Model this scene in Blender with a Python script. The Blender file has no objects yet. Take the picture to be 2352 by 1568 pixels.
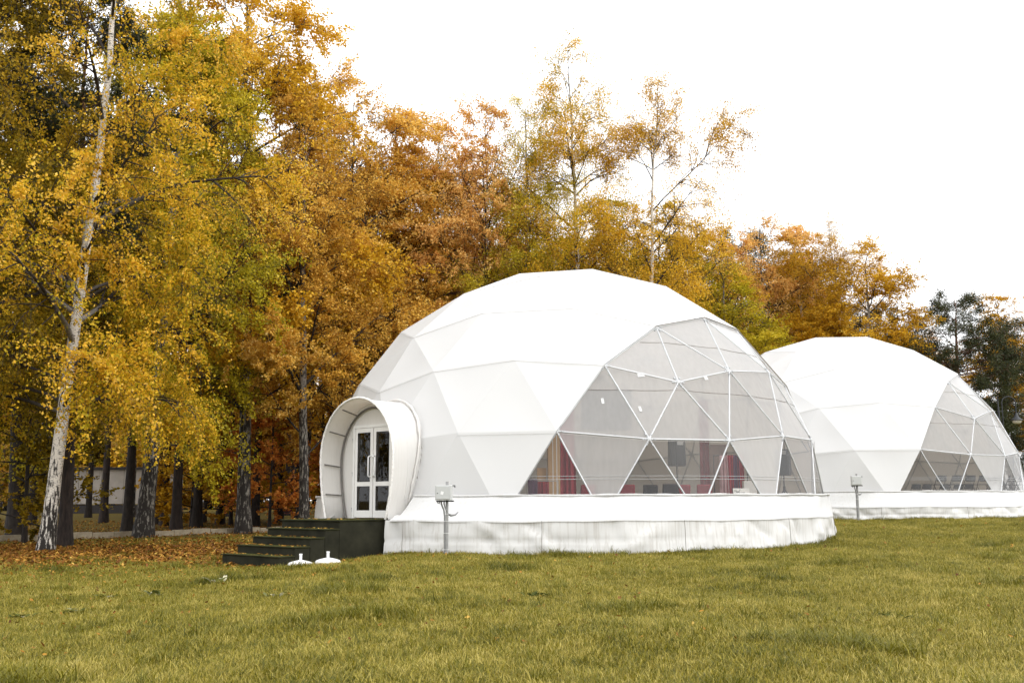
import bpy, bmesh, math, random
import numpy as np
from mathutils import Matrix, Vector

rng = np.random.default_rng(7)
random.seed(7)
S = bpy.context.scene
COL = S.collection
R_ = math.radians

# ------------------------------------------------------------------ camera
EYE = 1.24
PITCH, ROLL, FPX = 0.1528, -0.0050, 2360.0           # focal length in pixels of a 2352 px wide picture
cam_d = bpy.data.cameras.new('camera'); cam_d.sensor_width = 36.0
cam_d.lens = 36.0 * FPX / 2352.0
cam_d.clip_start = 0.1; cam_d.clip_end = 4000
cam = bpy.data.objects.new('camera', cam_d); COL.objects.link(cam)
cam.matrix_world = (Matrix.Translation((0, 0, EYE)) @ Matrix.Rotation(math.pi/2 + PITCH, 4, 'X') @ Matrix.Rotation(ROLL, 4, 'Z'))
S.camera = cam

# ------------------------------------------------------------------ sky and sun (bright overcast)
SUN_EL, SUN_AZ = R_(50), R_(128)                      # azimuth clockwise from +Y: behind the camera, to the right
w = bpy.data.worlds.new('World'); S.world = w; w.use_nodes = True
nt = w.node_tree; nt.nodes.clear()
sk = nt.nodes.new('ShaderNodeTexSky'); sk.sky_type = 'NISHITA'; sk.sun_disc = False
sk.sun_elevation = SUN_EL; sk.sun_rotation = SUN_AZ; sk.air_density = 1.0; sk.dust_density = 6.0; sk.ozone_density = 1.0
hs = nt.nodes.new('ShaderNodeHueSaturation'); hs.inputs['Saturation'].default_value = 0.06
mxc = nt.nodes.new('ShaderNodeMix'); mxc.data_type = 'RGBA'; mxc.inputs[0].default_value = 0.65
mxc.inputs[7].default_value = (12.5, 12.6, 12.8, 1)     # even cloud layer over the clear sky
bg = nt.nodes.new('ShaderNodeBackground'); bg.inputs[1].default_value = 0.13
wo = nt.nodes.new('ShaderNodeOutputWorld')
nt.links.new(sk.outputs[0], hs.inputs['Color']); nt.links.new(hs.outputs[0], mxc.inputs[6])
nt.links.new(mxc.outputs[2], bg.inputs[0]); nt.links.new(bg.outputs[0], wo.inputs[0])
sun_d = bpy.data.lights.new('sun', 'SUN'); sun_d.energy = 0.5; sun_d.angle = R_(60); sun_d.color = (1, .96, .9)
sun = bpy.data.objects.new('sun', sun_d); COL.objects.link(sun)
sdir = Vector((math.sin(SUN_AZ)*math.cos(SUN_EL), math.cos(SUN_AZ)*math.cos(SUN_EL), math.sin(SUN_EL)))
sun.rotation_euler = sdir.to_track_quat('Z', 'Y').to_euler()
S.view_settings.view_transform = 'Standard'; S.view_settings.look = 'None'
S.view_settings.gamma = 1.0; S.view_settings.use_curve_mapping = False
S.view_settings.exposure = 0.66
S.render.engine = 'CYCLES'
S.cycles.max_bounces = 7; S.cycles.diffuse_bounces = 4; S.cycles.transparent_max_bounces = 16
S.cycles.glossy_bounces = 3; S.cycles.transmission_bounces = 5

# ------------------------------------------------------------------ helpers
def at(px, Y, z=EYE):
    """world point seen at picture column px (2352 wide) at depth Y and height z"""
    d = Y*math.cos(PITCH) + (z-EYE)*math.sin(PITCH)
    return Vector(((px-1176)/FPX*d, Y, z))

def smooth(t):
    t = np.clip(t, 0, 1); return t*t*(3-2*t)

def ground(x, y):
    x = np.asarray(x, float); y = np.asarray(y, float)
    left = -0.20*smooth((-1-x)/5)
    rise = 0.46*smooth((y-22)/18)*smooth((x+1)/10)
    back = 0.50*smooth((y-45)/60)*smooth((3-x)/8)
    und = 0.022*np.sin(x*.9+.4)*np.sin(y*.7+1.1) + 0.018*np.sin(x*1.9+y*1.3) + .012*np.sin(x*3.1-y*2.2)
    return left+rise+back+und*smooth((70-y)/20)

def gz(x, y): return float(ground(x, y))

def tag(o, label=None, cat=None, group=None, kind=None):
    if label: o['label'] = label
    if cat: o['category'] = cat
    if group: o['group'] = group
    if kind: o['kind'] = kind
    return o

def empty(name, loc=(0, 0, 0), rz=0.0, **k):
    o = bpy.data.objects.new(name, None); COL.objects.link(o)
    o.location = loc; o.rotation_euler = (0, 0, rz); o.empty_display_size = .2
    return tag(o, **k)

def link(name, me, mat=None, parent=None, **k):
    o = bpy.data.objects.new(name, me); COL.objects.link(o)
    if mat is not None and not me.materials: me.materials.append(mat)
    if parent is not None: o.parent = parent
    return tag(o, **k)

def np_mesh(name, V, Q, smooth_=False):
    """mesh from arrays: V (n,3), Q (m,3 or 4)"""
    me = bpy.data.meshes.new(name)
    V = np.ascontiguousarray(V, np.float32); Q = np.ascontiguousarray(Q, np.int32)
    m, k = Q.shape
    me.vertices.add(len(V)); me.vertices.foreach_set('co', V.ravel())
    me.loops.add(m*k); me.loops.foreach_set('vertex_index', Q.ravel())
    me.polygons.add(m); me.polygons.foreach_set('loop_start', np.arange(0, m*k, k, dtype=np.int32))
    try: me.polygons.foreach_set('loop_total', np.full(m, k, np.int32))
    except Exception: pass
    if smooth_: me.polygons.foreach_set('use_smooth', np.ones(m, bool))
    me.update(calc_edges=True)
    return me

def attr(me, name, vals, domain='POINT'):
    a = me.attributes.new(name, 'FLOAT', domain); a.data.foreach_set('value', np.ascontiguousarray(vals, np.float32))

class MB:
    """collects simple shapes into one mesh"""
    def __init__(s): s.v = []; s.f = []; s.sm = []
    def add(s, V, F, sm=False):
        n = len(s.v); s.v += [tuple(p) for p in V]; s.f += [tuple(i+n for i in q) for q in F]; s.sm += [sm]*len(F); return s
    def box(s, c, d, rz=0.0, bev=0.0, M=None):
        bm = bmesh.new(); bmesh.ops.create_cube(bm, size=1)
        for v in bm.verts: v.co = Vector((v.co.x*d[0], v.co.y*d[1], v.co.z*d[2]))
        if bev > 0: bmesh.ops.bevel(bm, geom=bm.edges[:], offset=bev, segments=1, affect='EDGES')
        T = Matrix.Translation(c) @ Matrix.Rotation(rz, 4, 'Z')
        if M is not None: T = Matrix.Translation(c) @ M
        bm.verts.index_update()
        s.add([T @ v.co for v in bm.verts], [[v.index for v in f.verts] for f in bm.faces]); bm.free(); return s
    def tube(s, pts, r, n=8, cap=True):
        pts = [Vector(p) for p in pts]; K = len(pts)
        rr = r if hasattr(r, '__len__') else [r]*K
        V = []; F = []
        u = None
        for i, p in enumerate(pts):
            t = (pts[min(i+1, K-1)] - pts[max(i-1, 0)]).normalized()
            if u is None:
                a = Vector((0, 0, 1)) if abs(t.z) < .9 else Vector((1, 0, 0)); u = t.cross(a).normalized()
            else: u = (u - t*u.dot(t)).normalized()
            v = t.cross(u)
            for k in range(n):
                a = 2*math.pi*k/n; V.append(p + (u*math.cos(a) + v*math.sin(a))*rr[i])
        for i in range(K-1):
            for k in range(n):
                k2 = (k+1) % n; F.append((i*n+k, i*n+k2, (i+1)*n+k2, (i+1)*n+k))
        s.add(V, F, True)
        if cap: s.add(V[:n][::-1], [tuple(range(n))]); s.add(V[-n:], [tuple(range(n))])
        return s
    def lathe(s, prof, c=(0, 0, 0), n=20):
        V = []; F = []
        for r, z in prof:
            for k in range(n): a = 2*math.pi*k/n; V.append((c[0]+r*math.cos(a), c[1]+r*math.sin(a), c[2]+z))
        for i in range(len(prof)-1):
            for k in range(n):
                k2 = (k+1) % n; F.append((i*n+k, i*n+k2, (i+1)*n+k2, (i+1)*n+k))
        return s.add(V, F, True)
    def mesh(s, name):
        me = bpy.data.meshes.new(name); me.from_pydata([tuple(v) for v in s.v], [], s.f)
        me.polygons.foreach_set('use_smooth', np.array(s.sm, bool)); me.update(); return me
    def build(s, name, mat, parent=None, **k): return link(name, s.mesh(name), mat, parent, **k)

# ------------------------------------------------------------------ materials
class NB:
    def __init__(s, name):
        s.m = bpy.data.materials.new(name); s.m.use_nodes = True; s.t = s.m.node_tree; s.t.nodes.clear()
        s.out = s.t.nodes.new('ShaderNodeOutputMaterial')
    def n(s, typ, **k):
        o = s.t.nodes.new('ShaderNode'+typ)
        for a, b in k.items(): setattr(o, a, b)
        return o
    def l(s, a, b): s.t.links.new(a, b)
    def noise(s, scale, detail=3, vec=None, rough=.55):
        o = s.n('TexNoise'); o.inputs['Scale'].default_value = scale; o.inputs['Detail'].default_value = detail; o.inputs['Roughness'].default_value = rough
        if vec is not None: s.l(vec, o.inputs['Vector'])
        return o
    def ramp(s, fac, stops, interp='LINEAR'):
        o = s.n('ValToRGB'); e = o.color_ramp.elements; o.color_ramp.interpolation = interp
        while len(e) < len(stops): e.new(.5)
        for i, (p, c) in enumerate(stops):
            e[i].position = p; e[i].color = (*c, 1) if len(c) == 3 else c
        s.l(fac, o.inputs[0]); return o
    def mix(s, f, a, b, blend='MIX'):
        o = s.n('Mix', data_type='RGBA', blend_type=blend)
        for i, x in ((0, f), (6, a), (7, b)):
            if hasattr(x, 'is_linked'): s.l(x, o.inputs[i])
            elif i == 0: o.inputs[0].default_value = x
            else: o.inputs[i].default_value = (*x, 1)
        return o.outputs[2]
    def math(s, op, a, b=0.0, clamp=False):
        o = s.n('Math', operation=op, use_clamp=clamp)
        for i, x in ((0, a), (1, b)):
            if hasattr(x, 'is_linked'): s.l(x, o.inputs[i])
            else: o.inputs[i].default_value = x
        return o.outputs[0]
    def mapping(s, vec, scale):
        o = s.n('Mapping'); o.inputs['Scale'].default_value = scale; s.l(vec, o.inputs[0]); return o.outputs[0]
    def bump(s, h, strength=.3, dist=.02):
        o = s.n('Bump'); o.inputs['Strength'].default_value = strength; o.inputs['Distance'].default_value = dist; s.l(h, o.inputs['Height']); return o.outputs[0]
    def principled(s, col, rough=.6, metal=0.0, normal=None, spec=.4):
        o = s.n('BsdfPrincipled')
        if hasattr(col, 'is_linked'): s.l(col, o.inputs['Base Color'])
        else: o.inputs['Base Color'].default_value = (*col, 1)
        if hasattr(rough, 'is_linked'): s.l(rough, o.inputs['Roughness'])
        else: o.inputs['Roughness'].default_value = rough
        o.inputs['Metallic'].default_value = metal; o.inputs['Specular IOR Level'].default_value = spec
        if normal is not None: s.l(normal, o.inputs['Normal'])
        s.l(o.outputs[0], s.out.inputs[0]); return o

def simple(name, col, rough=.6, metal=0.0, var=.12, scale=8.0, bump=.0, spec=.4):
    b = NB(name); tc = b.n('TexCoord')
    nz = b.noise(scale, 4, tc.outputs['Object'])
    lo = tuple(c*(1-var) for c in col); hi = tuple(min(1, c*(1+var)) for c in col)
    rp = b.ramp(nz.outputs['Fac'], [(.3, lo), (.7, hi)])
    nm = None
    if bump: nm = b.bump(b.noise(scale*6, 3, tc.outputs['Object']).outputs['Fac'], bump, .01)
    b.principled(rp.outputs[0], rough, metal, nm, spec); return b.m

def canvas_mat(name, col, dirt=.0, trans=.22, bump=.25, bscale=2.0):
    b = NB(name); tc = b.n('TexCoord')
    n1 = b.noise(.55, 4, tc.outputs['Object']); n2 = b.noise(3.0, 5, tc.outputs['Object'])
    c = b.ramp(n1.outputs['Fac'], [(.3, tuple(x*.965 for x in col)), (.7, col)]).outputs[0]
    if dirt:
        st = b.noise(5.0, 5, b.mapping(tc.outputs['Object'], (3.6, 3.6, .16)))
        c = b.mix(b.ramp(st.outputs['Fac'], [(.48, (0, 0, 0)), (.80, (dirt,)*3)]).outputs[0], c, (.36, .32, .27))
    nm = b.bump(b.mix(.35, b.noise(bscale, 4, tc.outputs['Object']).outputs['Color'], n2.outputs['Color']), bump, .02)
    d = b.n('BsdfPrincipled'); b.l(c, d.inputs['Base Color']); d.inputs['Roughness'].default_value = .5
    d.inputs['Specular IOR Level'].default_value = .35; b.l(nm, d.inputs['Normal'])
    t = b.n('BsdfTranslucent'); b.l(b.mix(1.0, c, (.92, .80, .66), 'MULTIPLY'), t.inputs[0]); b.l(nm, t.inputs['Normal'])
    m = b.n('MixShader'); m.inputs[0].default_value = trans
    b.l(d.outputs[0], m.inputs[1]); b.l(t.outputs[0], m.inputs[2]); b.l(m.outputs[0], b.out.inputs[0])
    return b.m

def pane_mat(name, milk, tint=(.93, .93, .92), streak=0.05):
    b = NB(name); tc = b.n('TexCoord')
    nz = b.noise(1.3, 4, tc.outputs['Object']); st = b.noise(4.0, 3, b.mapping(tc.outputs['Object'], (2.5, 2.5, .25)))
    tr = b.n('BsdfTransparent'); tr.inputs[0].default_value = (*tint, 1)
    di = b.n('BsdfDiffuse'); di.inputs[0].default_value = (.90, .895, .89, 1)
    tl = b.n('BsdfTranslucent'); tl.inputs[0].default_value = (.90, .895, .89, 1)
    mm = b.n('MixShader'); mm.inputs[0].default_value = .5; b.l(di.outputs[0], mm.inputs[1]); b.l(tl.outputs[0], mm.inputs[2])
    f = b.math('ADD', b.math('MULTIPLY', st.outputs['Fac'], streak*2), milk-streak)
    m1 = b.n('MixShader'); b.l(f, m1.inputs[0]); b.l(tr.outputs[0], m1.inputs[1]); b.l(mm.outputs[0], m1.inputs[2])
    gl = b.n('BsdfGlossy'); gl.inputs['Roughness'].default_value = .14; gl.inputs[0].default_value = (1, 1, 1, 1)
    b.l(b.bump(b.noise(.7, 2, tc.outputs['Object']).outputs['Fac'], .5, .05), gl.inputs['Normal'])
    fr = b.n('Fresnel'); fr.inputs[0].default_value = 1.42
    m2 = b.n('MixShader'); b.l(b.math('MULTIPLY', fr.outputs[0], .7), m2.inputs[0]); b.l(m1.outputs[0], m2.inputs[1]); b.l(gl.outputs[0], m2.inputs[2])
    b.l(m2.outputs[0], b.out.inputs[0]); return b.m

def leaf_mat(name, stops, trans=.36, gloss=.012):
    b = NB(name); a = b.n('Attribute', attribute_name='rnd'); oi = b.n('ObjectInfo')
    f = b.math('ADD', a.outputs['Fac'], b.math('MULTIPLY', b.math('SUBTRACT', oi.outputs['Random'], .5), .18), clamp=True)
    c = b.ramp(f, stops).outputs[0]
    d = b.n('BsdfDiffuse'); b.l(c, d.inputs[0])
    t = b.n('BsdfTranslucent'); b.l(c, t.inputs[0])
    m = b.n('MixShader'); m.inputs[0].default_value = trans; b.l(d.outputs[0], m.inputs[1]); b.l(t.outputs[0], m.inputs[2])
    g = b.n('BsdfGlossy'); g.inputs['Roughness'].default_value = .45
    m2 = b.n('MixShader'); m2.inputs[0].default_value = gloss; b.l(m.outputs[0], m2.inputs[1]); b.l(g.outputs[0], m2.inputs[2])
    b.l(m2.outputs[0], b.out.inputs[0]); return b.m

def birch_bark(name, white, dark_below):
    b = NB(name); tc = b.n('TexCoord'); P = tc.outputs['Object']
    th = b.n('Attribute', attribute_name='thick').outputs['Fac']
    sx = b.n('SeparateXYZ'); b.l(P, sx.inputs[0]); z = sx.outputs[2]
    len_ = b.noise(9.0, 4, b.mapping(P, (1.1, 1.1, 4.2)), .6)                # horizontal dashes
    patch = b.noise(1.6, 4, b.mapping(P, (1.5, 1.5, .9)), .65)
    fis = b.noise(6.0, 4, b.mapping(P, (2.6, 2.6, .55)), .65)                 # upright fissures low down
    dash = b.ramp(len_.outputs['Fac'], [(.57, (0, 0, 0)), (.62, (1, 1, 1))]).outputs[0]
    blk = b.ramp(patch.outputs['Fac'], [(.60, (0, 0, 0)), (.66, (1, 1, 1))]).outputs[0]
    lowz = b.math('MULTIPLY', b.math('SUBTRACT', dark_below, z), 1.0/max(dark_below, .1), clamp=True)
    fd = b.math('ADD', b.math('MULTIPLY', lowz, .24), fis.outputs['Fac'])
    low = b.ramp(fd, [(.60, (0, 0, 0)), (.68, (1, 1, 1))]).outputs[0]
    m = b.math('MAXIMUM', b.math('MAXIMUM', dash, blk), low)
    col = b.mix(m, white, (.018, .014, .011))
    thin = b.ramp(th, [(.025, (1, 1, 1)), (.06, (0, 0, 0))]).outputs[0]
    col = b.mix(thin, col, (.030, .022, .017))
    b.principled(col, .8, 0, b.bump(fis.outputs['Fac'], .8, .03)); return b.m

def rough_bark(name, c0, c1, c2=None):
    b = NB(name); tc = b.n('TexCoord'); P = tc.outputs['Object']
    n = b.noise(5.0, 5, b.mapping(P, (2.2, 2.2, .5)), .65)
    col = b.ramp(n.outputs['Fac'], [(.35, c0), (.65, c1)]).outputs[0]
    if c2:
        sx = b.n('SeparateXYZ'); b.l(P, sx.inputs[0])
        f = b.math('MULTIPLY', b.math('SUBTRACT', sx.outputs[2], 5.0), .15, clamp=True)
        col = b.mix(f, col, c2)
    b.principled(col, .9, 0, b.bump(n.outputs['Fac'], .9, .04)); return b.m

M = {}
M['canvas'] = canvas_mat('canvas', (.69, .69, .688), trans=.16, bump=.2, bscale=1.2)
M['flap'] = canvas_mat('flap_canvas', (.62, .62, .612), dirt=.25, trans=.10, bump=.35)
M['skirt'] = canvas_mat('skirt_canvas', (.66, .655, .64), dirt=.62, trans=.05, bump=.6, bscale=1.6)
M['porch'] = canvas_mat('porch_canvas', (.74, .73, .71), dirt=.12, trans=.22, bump=.35, bscale=2.5)
M['endwall'] = canvas_mat('end_wall_canvas', (.70, .68, .65), dirt=.10, trans=.08, bump=.3)
M['pane_milk'] = pane_mat('pvc_film_milky', .60)
M['pane_mid'] = pane_mat('pvc_film_hazy', .45, (.96, .95, .94))
M['pane_light'] = pane_mat('pvc_film_thin_haze', .10, (.92, .91, .89), .04)
M['pane_white'] = pane_mat('pvc_film_painted_glare', .64)  # whiteness stands in for the reflection on single base-row panes
M['pane_clear'] = pane_mat('pvc_film_clear', .05, (.9, .89, .87), .03)
M['strut'] = simple('galvanised_tube', (.50, .51, .52), .42, .35, .08, 14)
M['hub'] = simple('galvanised_hub', (.40, .41, .42), .45, .4, .1, 20)
M['seam'] = simple('seam_weld', (.50, .48, .46), .7)
M['seam_dark'] = simple('seam_rope', (.25, .23, .21), .8)
M['upvc'] = simple('white_door_frame', (.76, .75, .73), .4, 0, .05, 3)
M['door_glass'] = None
M['tube_dark'] = simple('weathered_steel_tube', (.17, .16, .15), .55, .4, .2, 9)
M['rope'] = simple('white_lacing', (.74, .72, .69), .8, 0, .2, 30, .4)
M['metal_grey'] = simple('grey_painted_steel', (.30, .30, .295), .5, .2, .12, 12)
M['cabinet'] = simple('light_grey_powder_coat', (.50, .51, .50), .45, 0, .05, 6)
M['black_steel'] = simple('black_steel', (.02, .02, .022), .5, .3, .2)
M['conduit'] = simple('grey_corrugated_conduit', (.22, .22, .22), .6)
M['sticker'] = simple('white_sticker', (.78, .78, .78), .5, 0, .02)
M['patch'] = simple('film_patch', (.55, .55, .55), .5, 0, .05)
M['ink'] = simple('marker_ink', (.05, .05, .06), .6)
M['paper'] = simple('white_paper', (.78, .77, .75), .8, 0, .03)
M['plastic_white'] = simple('white_plastic', (.80, .80, .81), .4, 0, .04)
M['red_cloth'] = simple('red_cloth', (.30, .012, .03), .85, 0, .25, 3, .3)
M['purple_cloth'] = simple('purple_cloth', (.09, .03, .08), .85, 0, .25, 3, .3)
M['pink_cloth'] = simple('faded_pink_cloth', (.42, .26, .27), .85, 0, .2, 5, .3)
M['chair_red'] = simple('red_chair_fabric', (.25, .015, .03), .8, 0, .15, 12)
M['chair_black'] = simple('black_chair_fabric', (.025, .025, .03), .75, 0, .15, 12)
M['chair_grey'] = simple('dark_grey_chair_shell', (.05, .052, .055), .6, 0, .15, 12)
M['board_brown'] = simple('tan_board', (.52, .33, .17), .7, 0, .1, 3)
M['brown_panel'] = simple('brown_panel', (.17, .10, .075), .7, 0, .15, 4)
M['speaker'] = simple('black_speaker_shell', (.022, .023, .025), .55, 0, .2, 10)
M['screen'] = simple('dark_grey_screen', (.12, .12, .125), .8, 0, .08, 2)
M['floor_in'] = simple('brown_deck_boards', (.20, .14, .095), .7, 0, .25, 4, .2)
M['stage'] = simple('dark_stage_edge', (.06, .045, .038), .6, 0, .2, 4)
M['concrete'] = simple('pale_render', (.46, .42, .38), .85, 0, .10, 1.2, .2)
M['plinth'] = simple('dark_plinth', (.05, .045, .045), .9)
M['bench_red'] = simple('dark_red_boards', (.20, .04, .035), .6, 0, .2, 9)
M['lamp_black'] = simple('dark_grey_lamp_paint', (.03, .032, .035), .45, .3, .2)
M['opal'] = simple('opal_lamp_glass', (.60, .56, .50), .25, 0, .05)

def door_glass():
    b = NB('door_glass'); tr = b.n('BsdfTransparent'); tr.inputs[0].default_value = (.72, .70, .66, 1)
    gl = b.n('BsdfGlossy'); gl.inputs['Roughness'].default_value = .02
    fr = b.n('Fresnel'); fr.inputs[0].default_value = 1.5
    m = b.n('MixShader'); b.l(fr.outputs[0], m.inputs[0]); b.l(tr.outputs[0], m.inputs[1]); b.l(gl.outputs[0], m.inputs[2]); b.l(m.outputs[0], b.out.inputs[0]); return b.m
M['door_glass'] = door_glass()

def kerb_mat():
    b = NB('kerb_concrete'); tc = b.n('TexCoord'); n = b.noise(7, 5, tc.outputs['Object']); n2 = b.noise(60, 3, tc.outputs['Object'])
    c = b.ramp(n.outputs['Fac'], [(.3, (.26, .215, .15)), (.7, (.42, .36, .26))]).outputs[0]
    b.principled(c, .9, 0, b.bump(n2.outputs['Fac'], .4, .01)); return b.m
M['kerb'] = kerb_mat()

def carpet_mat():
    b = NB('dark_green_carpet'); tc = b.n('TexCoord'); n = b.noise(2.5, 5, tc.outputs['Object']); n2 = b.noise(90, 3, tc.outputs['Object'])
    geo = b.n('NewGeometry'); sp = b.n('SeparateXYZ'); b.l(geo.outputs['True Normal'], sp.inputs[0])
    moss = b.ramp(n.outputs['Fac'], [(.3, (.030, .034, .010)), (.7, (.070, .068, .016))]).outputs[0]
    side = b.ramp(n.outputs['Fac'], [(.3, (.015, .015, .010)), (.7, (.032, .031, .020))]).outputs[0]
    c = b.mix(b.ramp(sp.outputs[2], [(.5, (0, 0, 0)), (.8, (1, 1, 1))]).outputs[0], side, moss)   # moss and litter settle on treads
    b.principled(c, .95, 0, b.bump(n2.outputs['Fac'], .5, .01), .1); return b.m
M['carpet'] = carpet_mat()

def lawn_mat():
    b = NB('lawn_soil'); tc = b.n('TexCoord'); P = tc.outputs['Object']
    n = b.noise(.35, 4, P); n2 = b.noise(7, 5, P); n3 = b.noise(40, 4, P)
    c = b.ramp(n2.outputs['Fac'], [(.3, (.060, .058, .008)), (.7, (.150, .135, .014))]).outputs[0]
    c2 = b.ramp(n3.outputs['Fac'], [(.3, (.055, .050, .010)), (.7, (.19, .16, .020))]).outputs[0]
    c = b.mix(.5, c, c2)
    sx = b.n('SeparateXYZ'); b.l(P, sx.inputs[0])
    # under the trees the ground is covered with brown leaf litter (left of the lawn, beyond the kerb)
    wood = b.math('MULTIPLY', b.math('SUBTRACT', b.math('MULTIPLY', sx.outputs[0], -1.0), 4.0), .16, clamp=True)
    far = b.math('MULTIPLY', b.math('SUBTRACT', sx.outputs[1], 27.0), .2, clamp=True)
    lit = b.ramp(b.noise(2.2, 6, P, .7).outputs['Fac'], [(.42, (0, 0, 0)), (.62, (1, 1, 1))]).outputs[0]
    f = b.math('MULTIPLY', b.math('MULTIPLY', wood, far), b.math('ADD', b.math('MULTIPLY', lit, .55), .35))
    litc = b.ramp(n3.outputs['Fac'], [(.3, (.060, .036, .010)), (.7, (.17, .10, .026))]).outputs[0]
    c = b.mix(f, c, litc)
    b.principled(c, .95, 0, b.bump(n3.outputs['Fac'], .6, .03), .1); return b.m
M['lawn'] = lawn_mat()

def blade_mat():
    b = NB('grass_blades'); geo = b.n('NewGeometry'); P = geo.outputs['Position']
    a = b.n('Attribute', attribute_name='rnd').outputs['Fac']
    n = b.noise(.45, 4, P); n2 = b.noise(2.6, 3, P)
    f = b.math('ADD', b.math('MULTIPLY', a, .75), b.math('ADD', b.math('MULTIPLY', n.outputs['Fac'], .72), b.math('MULTIPLY', n2.outputs['Fac'], .45)))
    f = b.math('DIVIDE', f, 1.52)
    c = b.ramp(f, [(.29, (.038, .047, .005)), (.48, (.138, .132, .008)), (.68, (.275, .228, .012)), (.95, (.58, .47, .14))]).outputs[0]
    d = b.n('BsdfPrincipled'); b.l(c, d.inputs['Base Color']); d.inputs['Roughness'].default_value = .5; d.inputs['Specular IOR Level'].default_value = .3
    t = b.n('BsdfTranslucent'); b.l(c, t.inputs[0])
    m = b.n('MixShader'); m.inputs[0].default_value = .3; b.l(d.outputs[0], m.inputs[1]); b.l(t.outputs[0], m.inputs[2]); b.l(m.outputs[0], b.out.inputs[0]); return b.m
M['blade'] = blade_mat()

LEAF = {
 'gold': leaf_mat('leaf_gold', [(0, (.22, .120, .010)), (.35, (.56, .310, .016)), (.7, (.76, .460, .030)), (1, (.84, .62, .14))]),
 'orange': leaf_mat('leaf_orange', [(0, (.28, .120, .014)), (.35, (.66, .370, .050)), (.7, (.80, .500, .090)), (1, (.86, .64, .23))]),
 'pinkish': leaf_mat('leaf_pale_orange', [(0, (.38, .185, .050)), (.35, (.72, .390, .100)), (.7, (.83, .51, .15)), (1, (.87, .64, .27))]),
 'lime': leaf_mat('leaf_yellow_green', [(0, (.16, .140, .010)), (.35, (.42, .345, .016)), (.7, (.66, .50, .028)), (1, (.82, .66, .12))]),
 'mixed': leaf_mat('leaf_green_gold', [(0, (.13, .120, .010)), (.3, (.36, .290, .014)), (.55, (.66, .42, .022)), (.75, (.76, .43, .030)), (1, (.84, .58, .12))]),
 'olive': leaf_mat('leaf_olive', [(0, (.07, .062, .008)), (.4, (.21, .150, .010)), (.75, (.44, .28, .016)), (1, (.62, .40, .04))]),
 'rust': leaf_mat('leaf_rust', [(0, (.24, .075, .014)), (.4, (.58, .200, .034)), (.75, (.74, .300, .055)), (1, (.80, .42, .10))]),
 'needle': leaf_mat('pine_needles', [(0, (.012, .018, .007)), (.5, (.038, .046, .014)), (1, (.085, .092, .028))], .15, .03),
}
M['litter'] = leaf_mat('fallen_leaf', [(0, (.09, .035, .012)), (.35, (.22, .09, .022)), (.7, (.42, .21, .035)), (1, (.58, .40, .10))], .15)
M['weed'] = leaf_mat('weed_leaf', [(0, (.05, .065, .014)), (.6, (.12, .13, .03)), (1, (.60, .56, .40))], .3)
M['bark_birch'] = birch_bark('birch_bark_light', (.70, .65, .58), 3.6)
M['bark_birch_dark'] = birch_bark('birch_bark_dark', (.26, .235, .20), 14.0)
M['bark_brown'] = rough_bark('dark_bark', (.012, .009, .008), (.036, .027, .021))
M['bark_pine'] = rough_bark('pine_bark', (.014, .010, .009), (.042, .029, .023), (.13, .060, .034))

# ------------------------------------------------------------------ ground
def lawn():
    def axis(lo, hi, fine0, fine1, step):
        a = list(np.arange(fine0, fine1+1e-6, step)); s = step; x = fine1
        while x < hi: s *= 1.25; x += s; a.append(x)
        s = step; x = fine0; b = []
        while x > lo: s *= 1.25; x -= s; b.append(x)
        return np.array(b[::-1]+a)
    xs = axis(-1500, 1500, -30, 32, .5); ys = axis(-300, 2500, 2, 62, .5)
    X, Y = np.meshgrid(xs, ys); Z = ground(X, Y)
    V = np.stack([X, Y, Z], -1).reshape(-1, 3); nx = len(xs)
    i, j = np.meshgrid(np.arange(len(ys)-1), np.arange(nx-1), indexing='ij')
    q = (i*nx+j).ravel(); Q = np.stack([q, q+1, q+nx+1, q+nx], 1)
    link('lawn', np_mesh('lawn', V, Q, True), M['lawn'], kind='structure', label='rough green and straw coloured lawn in front of the domes')
lawn()

# ------------------------------------------------------------------ geodesic domes (frequency 4, hemisphere)
RD, KZ = 7.5, 0.983
def geodesic(f=4):
    ph = math.atan(.5); V = [np.array([0, 0, 1.])]
    for k in range(5): a = R_(72*k); V.append(np.array([math.cos(ph)*math.sin(a), -math.cos(ph)*math.cos(a), math.sin(ph)]))
    for k in range(5): a = R_(72*k+36); V.append(np.array([math.cos(ph)*math.sin(a), -math.cos(ph)*math.cos(a), -math.sin(ph)]))
    F = []
    for k in range(5):
        k2 = (k+1) % 5; F += [(0, 1+k, 1+k2), (1+k, 6+k, 1+k2), (6+k, 6+k2, 1+k2)]
    key = {}; pts = []; tris = []
    def idx(p):
        p = p/np.linalg.norm(p); q = tuple(np.round(p, 5)+0.0)
        if q not in key: key[q] = len(pts); pts.append(p)
        return key[q]
    for a, b, c in F:
        g = {}
        for i in range(f+1):
            for j in range(f+1-i): g[i, j] = idx((V[a]*(f-i-j)+V[b]*i+V[c]*j)/f)
        for i in range(f):
            for j in range(f-i):
                tris.append((g[i, j], g[i+1, j], g[i, j+1]))
                if i+j < f-1: tris.append((g[i+1, j], g[i+1, j+1], g[i, j+1]))
    pts = np.array(pts)
    tris = [t for t in tris if min(pts[list(t), 2]) > -1e-4]
    out = []
    for t in tris:
        a, b, c = pts[list(t)]
        out.append(t if np.dot(np.cross(b-a, c-a), a+b+c) > 0 else (t[0], t[2], t[1]))
    return pts, out
GP, GT = geodesic()
USED = sorted({i for t in GT for i in t})
AZ = np.degrees(np.arctan2(GP[:, 0], -GP[:, 1]))
ZZ = GP[:, 2]
def level(i):
    z = ZZ[i]
    return 0 if z < .05 else 1 if z < .36 else 2 if z < .60 else 3 if z < .80 else 4
LV = {i: level(i) for i in USED}
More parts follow.
